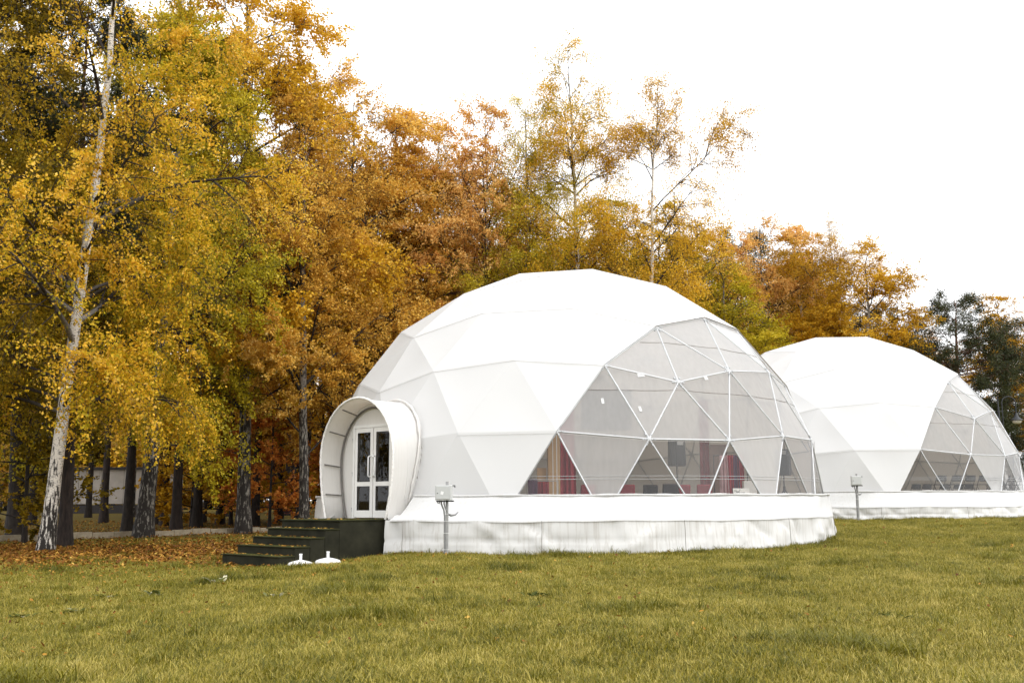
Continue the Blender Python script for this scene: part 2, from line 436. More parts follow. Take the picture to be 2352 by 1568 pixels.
LEFT = [-36, -27, -18, 0]; RIGHT = [72, 63, 54, 48]
def wrap(a): return (a+180) % 360-180
def in_window(i):
    l = LV[i]
    if l > 3: return False
    d = wrap(AZ[i]-36)+36
    return LEFT[l]-3 <= d <= RIGHT[l]+3
WIN = [all(in_window(i) for i in t) for t in GT]

def P3(i, r=RD): return Vector((GP[i, 0]*r, GP[i, 1]*r, GP[i, 2]*r*KZ))

def panel_mesh(t, sub, sag, hole=None):
    A, B, C = [P3(i, RD+.06) for i in t]; n = (B-A).cross(C-A).normalized()
    V = []; id_ = {}
    for i in range(sub+1):
        for j in range(sub+1-i):
            k = sub-i-j; id_[i, j] = len(V); a, b, c = k/sub, i/sub, j/sub
            V.append(A*a+B*b+C*c - n*sag*27*a*b*c)
    F = []
    for i in range(sub):
        for j in range(sub-i):
            F.append((id_[i, j], id_[i+1, j], id_[i, j+1]))
            if i+j < sub-1: F.append((id_[i+1, j], id_[i+1, j+1], id_[i, j+1]))
    if hole:
        F = [f for f in F if not hole((V[f[0]]+V[f[1]]+V[f[2]])/3)]
        # keep the largest connected piece only, without loose points
        lab = list(range(len(V)))
        def find(a):
            while lab[a] != a: lab[a] = lab[lab[a]]; a = lab[a]
            return a
        for f in F: lab[find(f[0])] = find(f[1]); lab[find(f[1])] = find(f[2])
        cnt = {}
        for f in F: cnt[find(f[0])] = cnt.get(find(f[0]), 0)+1
        if cnt:
            big = max(cnt, key=cnt.get); F = [f for f in F if find(f[0]) == big]
        u = sorted({i for f in F for i in f}); mp = {a: b for b, a in enumerate(u)}
        V = [V[i] for i in u]; F = [tuple(mp[i] for i in f) for f in F]
    if not F: return None
    me = bpy.data.meshes.new('canvas_panel'); me.from_pydata(V, [], F)
    me.polygons.foreach_set('use_smooth', np.ones(len(F), bool)); me.update(); return me

STRUT = MB().tube([(0, 0, 0), (0, 0, .5), (0, 0, 1)], .023, 8).mesh('strut')
STRUT.materials.append(M['strut'])
hb = MB().lathe([(.0, -.012), (.075, -.012), (.075, .012), (.0, .012)], n=12)
for k in range(6):
    a = k*math.pi/3
    hb.box((.115*math.cos(a), .115*math.sin(a), .0), (.11, .042, .022), a)
    hb.lathe([(.015, 0), (.015, .03), (0, .03)], (.12*math.cos(a), .12*math.sin(a), 0), 6)
HUB = hb.mesh('hub'); HUB.materials.append(M['hub'])

TH = R_(-43)                                            # direction of the entrance porch of the near dome
C1 = Vector((1.714, 31.585, .80)); AZ1 = .3664
C2 = Vector((14.492, 45.94, 1.00)); AZ2 = .5704
PN = Vector((math.sin(TH), -math.cos(TH), 0)); PT = Vector((math.cos(TH), math.sin(TH), 0))

def build_dome(root, az, hole, panels, panes, downs):
    rot = Matrix.Rotation(az, 4, 'Z')
    edges = set()
    for t in GT:
        for a, b in ((0, 1), (1, 2), (2, 0)): edges.add(tuple(sorted((t[a], t[b]))))
    for k, t in enumerate(GT):
        if WIN[k]:
            if panes[k] is None:
                me = bpy.data.meshes.new('window_pane'); A = [P3(i, RD+.004) for i in t]
                me.from_pydata([tuple(p) for p in A], [], [(0, 1, 2)])
                lv = sorted(LV[i] for i in t); ca = wrap(math.degrees(math.atan2(sum(GP[i, 0] for i in t), -sum(GP[i, 1] for i in t)))-36)+36
                me.materials.append(M['pane_clear'] if lv == [0, 0, 1] else M[downs.get(round(ca/18), 'pane_light')] if lv == [0, 1, 1] else M['pane_milk'] if lv[2] == 3 else M['pane_mid'])
                panes[k] = me
            o = link('window_pane', panes[k], None, root)
        else:
            near = hole is not None and hole((rot @ P3(t[0])*.34 + rot @ P3(t[1])*.33 + rot @ P3(t[2])*.33), 3.0)
            if near:
                me = panel_mesh(t, 24, .02, lambda p: hole(rot @ p, 0.0))
                if me is None: continue
                me.materials.append(M['canvas'])
            else:
                if panels[k] is None:
                    panels[k] = panel_mesh(t, 6, .045); panels[k].materials.append(M['canvas'])
                me = panels[k]
            o = link('canvas_panel', me, None, root)
        o.rotation_euler = (0, 0, az)
    wv = {i for k, t in enumerate(GT) if WIN[k] for i in t}
    we = {tuple(sorted((t[x], t[y]))) for k, t in enumerate(GT) if WIN[k] for x, y in ((0, 1), (1, 2), (2, 0))}
    for a, b in sorted(edges):
        q = RD if (a, b) in we else RD-.10
        A, B = rot @ P3(a, q), rot @ P3(b, q)
        if hole is not None and hole((A+B)/2, .1): continue
        d = B-A; ln = d.length
        o = link('strut', STRUT, None, root); o.location = A
        o.rotation_mode = 'QUATERNION'; o.rotation_quaternion = d.to_track_quat('Z', 'Y'); o.scale = (1, 1, ln)
    for i in USED:
        p = rot @ P3(i, RD-.012 if i in wv else RD-.10)
        if LV[i] == 0: continue
        if hole is not None and hole(p, .1): continue
        o = link('hub', HUB, None, root); o.location = p
        o.rotation_mode = 'QUATERNION'; o.rotation_quaternion = p.normalized().to_track_quat('Z', 'Y')
    # welded seams between the cloth bands, just below the hubs of each ring, and across the clear film
    def ring_pts(l):
        ids = [i for i in USED if LV[i] == l and not (l == 4)]
        return sorted(ids, key=lambda i: AZ[i])
    for l in (1, 2, 3):
        ids = ring_pts(l); ids.append(ids[0]); mb = MB()
        for a, b in zip(ids[:-1], ids[1:]):
            A, B = rot @ P3(a, RD+.066), rot @ P3(b, RD+.066)
            if hole is not None and (hole(A, .05) or hole(B, .05)): continue
            run = []
            for k in range(5):
                p = A.lerp(B, k/4); q = p-Vector((0, 0, .07)); q *= p.length/q.length*(1+.0004*math.sin(math.pi*k/4)); run.append(q)
            mb.tube(run, .0038, 4, False)
        mb.build('cloth_seam', M['seam'], root)
    top = [i for i in USED if LV[i] == 4 and ZZ[i] > .80 and ZZ[i] < .90]
    top = sorted(top, key=lambda i: AZ[i]); mb = MB()
    for a, b in zip(top, top[1:]+top[:1]):
        mb.tube([rot @ P3(a, RD+.065), rot @ ((P3(a, RD+.068)+P3(b, RD+.068))/2), rot @ P3(b, RD+.065)], .0045, 4, False)
    mb.build('cloth_seam', M['seam'], root)
    # seams of the clear film, halfway between the hub rings
    for zf, (a0, a1) in ((.42, (-20, 92)), (.60, (-6, 78)), (.135, (-32, 104)), (.125, (-32, 104))):
        mb = MB(); pts = []
        for a in np.linspace(a0, a1, 60):
            aa = R_(a)+az; d = Vector((math.sin(aa)*math.sqrt(1-zf*zf), -math.cos(aa)*math.sqrt(1-zf*zf), zf*KZ))
            pts.append((d, a))
        # drop each sample on the flat facets
        cur = []
        for d, a in pts:
            best = None
            for t in GT:
                A, B, C = [rot @ P3(i, RD+.012) for i in t]; n = (B-A).cross(C-A)
                den = n.dot(d)
                if abs(den) < 1e-6: continue
                s_ = n.dot(A)/den
                if s_ <= 0: continue
                p = d*s_; e0 = (B-A).cross(p-A).dot(n); e1 = (C-B).cross(p-B).dot(n); e2 = (A-C).cross(p-C).dot(n)
                if min(e0, e1, e2) >= -1e-5: best = p; break
            if best is not None: cur.append(best)
        if len(cur) > 1: mb.tube(cur, .005, 4, False); mb.build('film_seam', M['seam_dark'] if zf > .3 else M['strut'], root)

def deck(root, C, rad, rim_z, flap_z, gfun, a0=-180, a1=180, gaps=None):
    """floor, sloping weather flap and hanging skirt; az in degrees, clockwise seen from above, 0 = towards the camera"""
    N = 360; floor = MB().lathe([(0, 0), (7.55, 0)], (0, 0, .0), 60); floor.build('deck_floor', M['floor_in'], root)
    rs = np.random.default_rng(int(C.x*100))
    az = np.radians(np.linspace(a0, a1, N+1))
    # flap
    prof = [(0, 0), (.06, .10), (.12, .16), (.25, .32), (.45, .58), (.70, .82), (.92, .97), (1.0, 1.0), (1.005, 1.07)]
    ph = rs.uniform(0, 6.28, 8)
    V = []; 
    for ai, a in enumerate(az):
        rd = rad(math.degrees(a)); r0 = 7.50+.055-0.5*(flap_z-C.z)**2/7.5
        rim = rim_z + .010*math.sin(9*a+ph[0])+.006*math.sin(31*a+ph[1])
        for u, v in prof:
            r = r0+(rd-r0)*u; z = flap_z+(rim-flap_z)*v
            wv = .018*math.sin(17*a+ph[2]+3*v)*math.sin(math.pi*min(v, 1)) + .010*math.sin(43*a+ph[3]+5*v)*math.sin(math.pi*min(v, 1))
            V.append(((r+wv)*math.sin(a), -(r+wv)*math.cos(a), z-C.z+wv*.6))
    m = len(prof); Q = [(i*m+k, (i+1)*m+k, (i+1)*m+k+1, i*m+k+1) for i in range(N) for k in range(m-1)]
    Q = [q[::-1] for q in Q]
    keep = [q for q in Q if gaps is None or not gaps(Vector(V[q[0]]), 'flap')]
    link('weather_flap', np_mesh('weather_flap', np.array(V), np.array(keep), True), M['flap'], root)
    hem = MB(); pts = []
    def flush():
        if len(pts) > 2: hem.tube(list(pts), [.028+.012*math.sin(i*.9)*math.sin(i*.23) for i in range(len(pts))], 6)
        pts.clear()
    for i, a in enumerate(az):
        p = Vector(((r0+.02)*math.sin(a), -(r0+.02)*math.cos(a), flap_z-C.z-.02+.008*math.sin(i*.31)))
        if gaps is not None and gaps(p, 'flap'): flush()
        else: pts.append(p)
    flush(); hem.build('rolled_hem', M['flap'], root)
    # skirt: cloth hung from the rim to the ground, creased and tugged
    K = 14; V = []
    creases = [(rs.uniform(a0, a1), rs.uniform(-1, 1), rs.uniform(.2, .8), rs.uniform(.02, .06)*rs.choice([-1, 1]), rs.uniform(.045, .11)) for _ in range(150)]
    for a in az:
        ad = math.degrees(a); rd = rad(ad)-.02
        rim = rim_z + .010*math.sin(9*a+ph[0])+.006*math.sin(31*a+ph[1])-.01
        px, py = C.x+rd*math.sin(a), C.y-rd*math.cos(a); g = gfun(px, py)-.06
        near = [c for c in creases if abs(wrap(ad-c[0])) < 9]
        for k in range(K):
            v = k/(K-1); off = .03*math.sin(6*a+ph[4])*v + .02*math.sin(23*a+ph[5]+2.5*v)*math.sin(math.pi*v) + .05*v
            for c0, sl, vc, amp, wd in near:
                d = (wrap(ad-c0)*.14*.8 - sl*(v-vc))*.75; off += amp*math.exp(-(d/wd)**2)*math.exp(-((v-vc)/.35)**2)
            off += -.028*math.exp(-((v-.52)/.05)**2)*(.5+.5*math.sin(3*a+ph[6]))
            r = rd+off; V.append((r*math.sin(a), -r*math.cos(a), rim+(g-rim)*v-C.z))
    Q = [(i*K+k, i*K+k+1, (i+1)*K+k+1, (i+1)*K+k) for i in range(N) for k in range(K-1)]
    keep = [q for q in Q if gaps is None or not gaps(Vector(V[q[0]]), 'skirt')]
    link('deck_skirt', np_mesh('deck_skirt', np.array(V), np.array(keep), True), M['skirt'], root)
    # joints of the skirt cloth, with dirt runs
    for ad in np.arange(-172, 180, 23.5):
        a = R_(ad); rd = rad(ad)+.055; px, py = C.x+rd*math.sin(a), C.y-rd*math.cos(a)
        p0 = Vector((rd*math.sin(a), -rd*math.cos(a), rim_z-C.z-.02)); p1 = Vector((p0.x*1.006, p0.y*1.006, gfun(px, py)-C.z))
        if gaps is not None and gaps(p0, 'skirt'): continue
        MB().tube([p0, p0.lerp(p1, .3)+Vector((.006, 0, 0)), p0.lerp(p1, .65), p1], .007, 4, False).build('skirt_joint', M['seam_dark'], root)

def rad1(ad):
    ad = wrap(ad)
    return float(np.interp(ad, [-180, -120, -66, -56, -35, 0, 40, 75, 180], [7.6, 7.56, 7.60, 8.1, 8.3, 8.05, 7.85, 7.62, 7.6]))
def rad2(ad): return 7.95

# entrance porch profile: half width at a height above the deck
PH_TOP, PH_MID, PH_W, PH_FOOT, PH_C = 2.97, 1.50, 1.41, 1.16, -.06
def arch_pts(n=44, grow=0.0):
    pts = []
    for k in range(n+1):
        u = k/n*2-1
        if abs(u) > .55:
            s_ = (abs(u)-.55)/.45; z = PH_MID*(1-s_); x = PH_W-(PH_W-PH_FOOT)*s_**2
        else:
            a = abs(u)/.55*math.pi/2; z = PH_MID+(PH_TOP-PH_MID)*math.cos(a); x = PH_W*math.sin(a)
        pts.append((PH_C+(x+grow if x > .01 else x)*(1 if u > 0 else -1), z+(grow if z > PH_MID else 0)))
    return pts
def in_arch(t, z, m=0.0):
    if z > PH_TOP+m: return False
    t = t-PH_C
    if z > PH_MID: return (t/(PH_W+m))**2 + ((z-PH_MID)/(PH_TOP-PH_MID+m))**2 < 1
    return abs(t) < PH_W+m-(PH_W-PH_FOOT)*((PH_MID-z)/PH_MID)**2
def hole1(p, m=0.0):
    if p.dot(PN) < 3: return False
    return in_arch(p.dot(PT), p.z, m-.12)

panels = [None]*len(GT); panes = [None]*len(GT)
dome1 = empty('dome_tent', C1, label='near white geodesic dome tent with arched entrance porch and clear windows', cat='dome tent', group='white geodesic dome tents')
build_dome(dome1, AZ1, hole1, panels, panes, {-1: 'pane_mid', 1: 'pane_white'})  # reflections on two base-row panes, painted in as hazier and whiter film
def gaps1(p, what):
    t, n = p.dot(PT), p.dot(PN)
    if n < 0: return False
    if what == 'flap': return abs(t+.06) < 1.34
    return -1.5 < t < 1.02
deck(dome1, C1, rad1, .785, 1.36, gz, gaps=gaps1)
dome2 = empty('dome_tent', C2, label='farther white dome tent partly hidden at the right, with rows of chairs inside', cat='dome tent', group='white geodesic dome tents')
build_dome(dome2, AZ2, None, panels, [None]*len(GT), {0: 'pane_white'})  # one base-row pane has its reflection painted in as white film
deck(dome2, C2, rad2, .93, 1.50, gz)

# repair patches stuck on the clear film of the near dome
def on_pane(px, py, r=RD+.012):
    """point of the near dome's sphere on the sight line through a picture position"""
    x, y = px-1176, py-784
    cr, sr = math.cos(-ROLL), math.sin(-ROLL); x, y = x*cr-y*sr, x*sr+y*cr
    c, s_ = math.cos(PITCH), math.sin(PITCH)
    d = Vector((x/FPX, c+(y/FPX)*s_, s_-(y/FPX)*c)).normalized()
    o = Vector((0, 0, EYE))-C1; rot = Matrix.Rotation(AZ1, 4, 'Z'); best = None
    for t in GT:
        A, B, C = [rot @ P3(i, r) for i in t]; n = (B-A).cross(C-A).normalized()
        if n.dot(d) >= 0: continue
        p = o+d*(n.dot(A-o)/n.dot(d))
        if min((B-A).cross(p-A).dot(n), (C-B).cross(p-B).dot(n), (A-C).cross(p-C).dot(n)) >= 0: best = (p, n)
    return best
for px, py, sz in ((1472, 861, (.19, .12)), (1621, 868, (.13, .12)), (1384, 921, (.07, .15)), (1470, 939, (.07, .14))):
    h = on_pane(px, py)
    if h is None: continue
    p, n = h; q = n.to_track_quat('Z', 'Y').to_matrix().to_4x4()
    up = Vector((0, 0, 1)); x = up.cross(n).normalized(); y = n.cross(x)
    Mx = Matrix((x, y, n)).transposed().to_4x4()
    MB().box(p+n*.006, (sz[0], sz[1], .004), M=Mx @ Matrix.Rotation(.1, 4, 'Z')).build('repair_patch', M['patch'], dome1)

# ---- porch (parts of the near dome)
def porch():
    def W(t, n, z): return PT*t + PN*n + Vector((0, 0, z))
    ring = arch_pts(); n0 = 8.16
    # barrel of cloth from the opening ring back to the dome
    V = []; rows = 9; out = []
    for (t, z) in ring:
        zz = min(max(z, 0), 6.9); nb = math.sqrt(max(RD*RD - (zz/KZ)**2 - t*t, 1))-.25
        flare = .16*max(0, 1-z/.5)**2 if z < .5 else 0
        for k in range(rows):
            u = k/(rows-1); n = n0+(nb-n0)*u
            sag = .035*math.sin(math.pi*u) 
            sx = 1 if t > 0 else -1
            tt = t*(1-.09*u)-sx*sag*(abs(t)/PH_W)+sx*flare*(.6+.6*u) ; out.append(W(tt, n, z-sag*(.6 if z > PH_MID else 0)))
    m = rows; L = len(ring)
    Q = [(i*m+k, i*m+k+1, (i+1)*m+k+1, (i+1)*m+k) for i in range(L-1) for k in range(m-1)]
    me = np_mesh('porch_canopy', np.array([tuple(v) for v in out]), np.array(Q), True)
    link('porch_canopy', me, M['porch'], dome1)
    # laced edge of the opening: a rope-like beaded hem
    mb = MB(); pts = [W(t, n0+.005, z) for t, z in arch_pts(70, .01)]
    mb.tube(pts, [.032+.004*((k % 2)*2-1) for k in range(len(pts))], 8)
    mb.build('laced_hem', M['rope'], dome1)
    # collar where the barrel meets the dome: a ragged roll of cloth
    mb = MB(); cp = []
    for k, (t, z) in enumerate(arch_pts(60, .03)):
        zz = max(z, .35); nb = math.sqrt(max((RD+.05)**2-(zz/KZ)**2-t*t, 1))+.03+.008*math.sin(k*1.7)
        cp.append(W(t*.92, nb, zz))
    mb.tube(cp, [.032+.006*math.sin(k*2.3)+.004*math.sin(k*5.1) for k in range(len(cp))], 7); mb.build('cloth_collar', M['porch'], dome1)
    # steel arches and ties
    for nn, kk in ((7.66, .90),):
        MB().tube([W(PH_C*(1-kk)+t*kk, nn, z*(kk*.5+.5)) for t, z in arch_pts(44, -.05)], .028, 8).build('porch_arch', M['tube_dark'], dome1)
    for t, z in [arch_pts(44, -.05)[k] for k in (4, 9, 14, 18, 26, 30, 35, 40)]:
        MB().tube([W(t, 8.10, z), W(PH_C*.1+t*.90, 7.66, z*.95)], .018, 6).build('porch_tie', M['tube_dark'], dome1)
    # end wall with the door opening cut out
    dw, dh, nw = .80, 2.34, 7.60
    V = []; F = []
    up = [(t*.94, z*.98) for t, z in arch_pts(60, -.01)]
    bm = bmesh.new()
    outer = [bm.verts.new(W(t, nw, z)) for t, z in up]
    inner = [bm.verts.new(W(t, nw, z)) for t, z in ((dw, 0), (dw, dh*.33), (dw, dh*.66), (dw, dh), (dw*.33, dh), (-dw*.33, dh), (-dw, dh), (-dw, dh*.66), (-dw, dh*.33), (-dw, 0))][::-1]
    es = [bm.edges.new((a, b)) for a, b in zip(outer[:-1], outer[1:])]
    es += [bm.edges.new((a, b)) for a, b in zip(inner[:-1], inner[1:])]
    es += [bm.edges.new((outer[0], inner[0])), bm.edges.new((outer[-1], inner[-1]))]
    bmesh.ops.triangle_fill(bm, use_beauty=True, edges=es)
    me = bpy.data.meshes.new('end_wall'); bm.to_mesh(me); bm.free(); link('end_wall', me, M['endwall'], dome1)
    RZ = math.atan2(PT.y, PT.x)
    fr = MB()
    for sx in (-1, 1): fr.box(W(sx*(dw-.03), nw+.02, dh/2), (.07, .09, dh), RZ)
    fr.box(W(0, nw+.02, dh-.035), (dw*2-.13, .085, .07), RZ)
    fr.build('door_frame', M['upvc'], dome1)
    for sx in (-1, 1):
        c = sx*.368; wdt = .71; leaf = MB(); H0, H1 = .02, 2.26
        st = .105
        for s2 in (-1, 1): leaf.box(W(c+s2*(wdt/2-st/2), nw+.03, (H0+H1)/2), (st, .06, H1-H0), RZ, .006)
        for z0, z1 in ((H0, .20), (.80, .91), (2.15, H1)): leaf.box(W(c, nw+.03, (z0+z1)/2), (wdt-2*st-.002, .056, z1-z0), RZ)
        d = leaf.build('door', M['upvc'], dome1)
        for z0, z1 in ((.20, .80), (.91, 2.15)):
            MB().box(W(c, nw+.022, (z0+z1)/2), (wdt-2*st+.01, .012, z1-z0+.01), RZ).build('door_pane', M['door_glass'], d)
            g = MB()
            for s2 in (-1, 1): g.box(W(c+s2*(wdt/2-st-.006), nw+.05, (z0+z1)/2), (.012, .024, z1-z0-.002), RZ)
            for zz in (z0+.006, z1-.006): g.box(W(c, nw+.05, zz), (wdt-2*st-.03, .022, .012), RZ)
            g.build('glazing_gasket', M['black_steel'], d)
        hx = c-sx*.285
        MB().tube([W(hx, nw+.06, 1.02), W(hx+sx*.0, nw+.14, 1.05), W(hx+max(sx, 0)*.10, nw+.145, 1.07), W(hx+max(sx, 0)*.10, nw+.145, 1.51), W(hx, nw+.14, 1.53), W(hx, nw+.06, 1.56)], .019, 8).build('handle', M['plastic_white'], d)
        hg = MB()
        for zz in (.25, 1.15, 2.0): hg.box(W(sx*(dw+.04), nw+.03, zz), (.05, .03, .025), RZ); hg.box(W(sx*(dw+.03), nw+.035, zz-.05), (.015, .03, .08), RZ)
        hg.build('hinge', M['metal_grey'], dome1)
    # trailing foot of the porch cloth
    MB().add([W(-1.36, 8.12, .48), W(-1.26, 8.18, .02), W(-1.52, 8.14, .0), W(-1.50, 7.95, .02), W(-1.40, 7.9, .4)], [(0, 1, 2), (0, 2, 3, 4)], True).build('cloth_foot', M['porch'], dome1)
porch()

# ------------------------------------------------------------------ entrance steps
def steps():
    def G(t, n): p = C1+PT*t+PN*n; return p.x, p.y
    root = empty('entrance_steps', (*G(-.15, 10.2), -.2), label='dark carpeted wooden entrance platform with five steps, strewn with yellow leaves', cat='steps')
    Lc = root.location; RZ = math.atan2(PT.y, PT.x)
    tops = [.79, .605, .42, .235, .045]; t0, t1 = -1.3, 1.0
    def slab(name, n0, n1, z0, z1, ta, tb, bev=.012):
        x, y = G((ta+tb)/2, (n0+n1)/2)
        MB().box(Vector((x, y, (z0+z1)/2))-Lc, (tb-ta, n1-n0, z1-z0), RZ, bev).build(name, M['carpet'], root)
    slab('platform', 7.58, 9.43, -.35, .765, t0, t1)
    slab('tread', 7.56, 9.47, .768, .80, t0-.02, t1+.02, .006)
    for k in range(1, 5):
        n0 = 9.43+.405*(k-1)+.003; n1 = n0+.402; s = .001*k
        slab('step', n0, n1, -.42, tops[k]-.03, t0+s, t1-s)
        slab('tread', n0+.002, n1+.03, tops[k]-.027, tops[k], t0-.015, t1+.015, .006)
    V = []; Fq = []; r = []
    for k in range(230):
        lvl = rng.integers(0, 5); t = rng.uniform(t0, t1)
        if lvl == 0: n, z = rng.uniform(8.3, 9.45), .80
        else: n, z = 9.43+.405*(lvl-1)+rng.uniform(.03, .42), tops[lvl]
        x, y = G(t, n); a = rng.uniform(0, 6.28); s_ = rng.uniform(.025, .05); b = len(V)
        for q in range(4):
            aa = a+q*math.pi/2; rr = s_*(1 if q % 2 == 0 else .65); V.append((x+rr*math.cos(aa), y+rr*math.sin(aa), z+.006+rng.uniform(0, .02)))
        Fq.append((b, b+1, b+2, b+3)); r.append(rng.uniform(.35, 1))
    me = np_mesh('fallen_leaves', np.array(V), np.array(Fq)); attr(me, 'rnd', r, 'FACE')
    link('fallen_leaves', me, M['litter'], kind='stuff', label='small yellow leaves scattered over the dark entrance steps', cat='leaves')
steps()

# ------------------------------------------------------------------ parasol bases
for px, Y, lab in ((693, 22.6, 'white parasol base on the grass, the one nearer the steps'), (755, 22.5, 'white parasol base on the grass, the one nearer the dome skirt')):
    x = (px-1176)/FPX*Y*.99; z = gz(x, Y)
    o = empty('parasol_base', (x, Y, z), label=lab, cat='parasol base', group='white parasol bases by the steps')
    MB().lathe([(.0, .02), (.27, .02), (.275, .06), (.25, .095), (.16, .125), (.06, .145), (.045, .15)], n=28).build('foot', M['plastic_white'], o)
    MB().tube([(0, 0, .13), (0, 0, .27)], .03, 12, False).build('pole_sleeve', M['plastic_white'], o)
    MB().lathe([(.028, .25), (.036, .25), (.036, .28), (.026, .28), (.024, .15)], n=12).build('collar', M['plastic_white'], o)

# ------------------------------------------------------------------ electrical boxes
def ebox(px, Y, box_z, lab, rz, sticker):
    x = (px-1176)/FPX*Y*.99; g = gz(x, Y)
    o = empty('electrical_box', (x, Y, g), rz, label=lab, cat='electrical box', group='grey electrical boxes on posts')
    h = box_z-g
    MB().box((.02, .12, (h+.42)/2-.1), (.055, .055, h+.62), 0, .004).build('post', M['metal_grey'], o)
    MB().box((-.02, 0, h+.17), (.36, .17, .33), 0, .008).build('cabinet', M['cabinet'], o)
    d = MB().box((-.02, -.092, h+.17), (.31, .014, .285), 0, .004).build('door', M['cabinet'], o)
    MB().tube([(-.14, -.098, h+.16), (-.14, -.108, h+.16)], .012, 8).build('lock', M['black_steel'], d)
    if sticker: MB().box((-.035, -.1005, h+.165), (.065, .002, .07), M=Matrix.Rotation(.25, 4, 'Y')).build('sticker', M['sticker'], d)
    br = MB(); br.box((.0, .03, h-.015), (.40, .05, .028)); br.box((.05, .10, h+.325), (.32, .03, .02)); br.box((.205, .10, h+.305), (.014, .03, .05))
    br.build('bracket', M['black_steel'], o)
    for pts, r in (([(-.09, .02, h), (-.085, .03, h-.08), (-.04, .08, h-.22), (-.03, .10, h-.34), (-.032, .11, h-.7), (-.03, .12, .02)], .019),
                   ([(-.02, .02, h), (-.025, .03, h-.07), (-.01, .08, h-.17), (.03, .085, h-.24)], .017),
                   ([(-.16, .02, h), (-.17, .02, h-.05), (-.14, .04, h-.07), (-.12, .03, h)], .015)):
        MB().tube(pts, r, 8).build('conduit', M['conduit'], o)
    for zz in (.12, h*.4, h*.62, h*.75): MB().box((.0, .12, zz), (.115, .075, .008), 0).build('cable_tie', M['sticker'], o)
    MB().tube([(.05, .12, h-.30), (.09, .2, h-.33), (.17, .26, h-.32), (.21, .36, h-.26)], [.02, .03, .02, .012], 6).build('cable', M['conduit'], o)
ebox(1020, 23.12, 1.235, 'grey electrical box with a white sticker, on a post before the near dome', R_(-12), True)
ebox(1967, 37.55, 1.70, 'plain grey electrical box on a post before the farther dome', R_(-8), False)

# ------------------------------------------------------------------ furniture inside the domes
def wavy_sheet(wd, ht, waves, amp, seed, taper=1.0, thick=.012, nz=10):
    rs = np.random.default_rng(seed); nx = waves*8; ph = rs.uniform(0, 6.28, 3); V = []
    for side in (0, 1):
        for k in range(nz+1):
            v = k/nz
            for i in range(nx+1):
                u = i/nx-.5; ww = wd*(1+(taper-1)*v)
                y = amp*math.sin(2*math.pi*waves*(u+.5)+ph[0]+.5*math.sin(3*v+ph[1]))*(.6+.4*v)+amp*.4*math.sin(5*u*6+ph[2])
                V.append((u*ww, y+side*thick, ht*(1-v)))
    w_ = nx+1; n1 = (nz+1)*w_; F = []
    for k in range(nz):
        for i in range(nx):
            a = k*w_+i; F.append((a, a+w_, a+w_+1, a+1)); F.append((n1+a, n1+a+1, n1+a+w_+1, n1+a+w_))
    for i in range(nx): F.append((i, i+1, n1+i+1, n1+i)); b = nz*w_+i; F.append((b, n1+b, n1+b+1, b+1))
    for k in range(nz): a = k*w_; F.append((a, n1+a, n1+a+w_, a+w_)); b = a+nx; F.append((b, b+w_, n1+b+w_, n1+b))
    me = bpy.data.meshes.new('drape'); me.from_pydata(V, [], F); me.polygons.foreach_set('use_smooth', np.ones(len(F), bool)); me.update(); return me
FZ = C1.z+.005
def hang(px, Y, z, wd, ht, mat, seed, name, lab, cat, waves=4, taper=1.0, rz=0, amp=.045, group=None):
    p = at(px, Y, z); o = link(name, wavy_sheet(wd, ht, waves, amp, seed, taper), M[mat], label=lab, cat=cat, group=group)
    o.location = p; o.rotation_euler = (0, 0, rz); return o
hang(1304, 27.6, FZ, .36, 3.1, 'red_cloth', 1, 'curtain', 'tall dark red curtain beside the tan pillar inside the near dome', 'curtain', 3, 1.25)
hang(1622, 33.4, FZ, .30, 3.6, 'red_cloth', 2, 'curtain', 'narrow red curtain right of the upright speaker inside the near dome', 'curtain', 3, 1.2)
p = at(1271, 26.4, FZ); o = empty('tan_pillar', p, .1, label='tan board pillar with two white stripes at the left window corner', cat='pillar')
MB().box((0, 0, 1.12), (.31, .14, 2.24), 0, .006).build('board', M['board_brown'], o)
for dx in (-.03, .07): MB().box((dx, -.0735, 1.15), (.022, .006, 2.1)).build('stripe', M['paper'], o)
MB().box((-.30, .10, .62), (.24, .05, 1.24)).build('side_board', M['board_brown'], o)
hang(1246, 25.9, FZ+.10, .30, .78, 'red_cloth', 3, 'hanging_cloth', 'bright red cloth hanging over a rail at the left window corner', 'cloth', 3, .9, 0, .03)
hang(1222, 25.6, FZ+.0, .26, .95, 'purple_cloth', 4, 'hanging_cloth', 'dark purple cloth in the left window corner beside the red one', 'cloth', 2, .8, .3, .03)
p = at(1240, 26.0, FZ); o = empty('rail_stand', p, label='low metal rail behind the red cloth at the left window corner', cat='rail')
MB().tube([(-.35, .0, .9), (.45, .0, .9)], .012, 6).build('rail', M['strut'], o)
for dx in (-.34, .44): MB().tube([(dx, 0, 0), (dx, 0, .9)], .012, 6).build('upright', M['strut'], o)
p = at(1392, 35.2, 4.25); o = empty('projection_screen', p, .1, label='large dark grey screen hung high behind the milky left panes', cat='screen')
MB().box((0, 0, .0), (1.75, .05, 1.35), 0, .01).build('sheet', M['screen'], o)
MB().tube([(-.92, 0, .70), (.92, 0, .70)], .035, 8).build('roller', M['black_steel'], o)
for dx in (-.7, .7): MB().tube([(dx, 0, .72), (dx*.95, .25, 2.05)], .008, 4).build('cord', M['black_steel'], o)

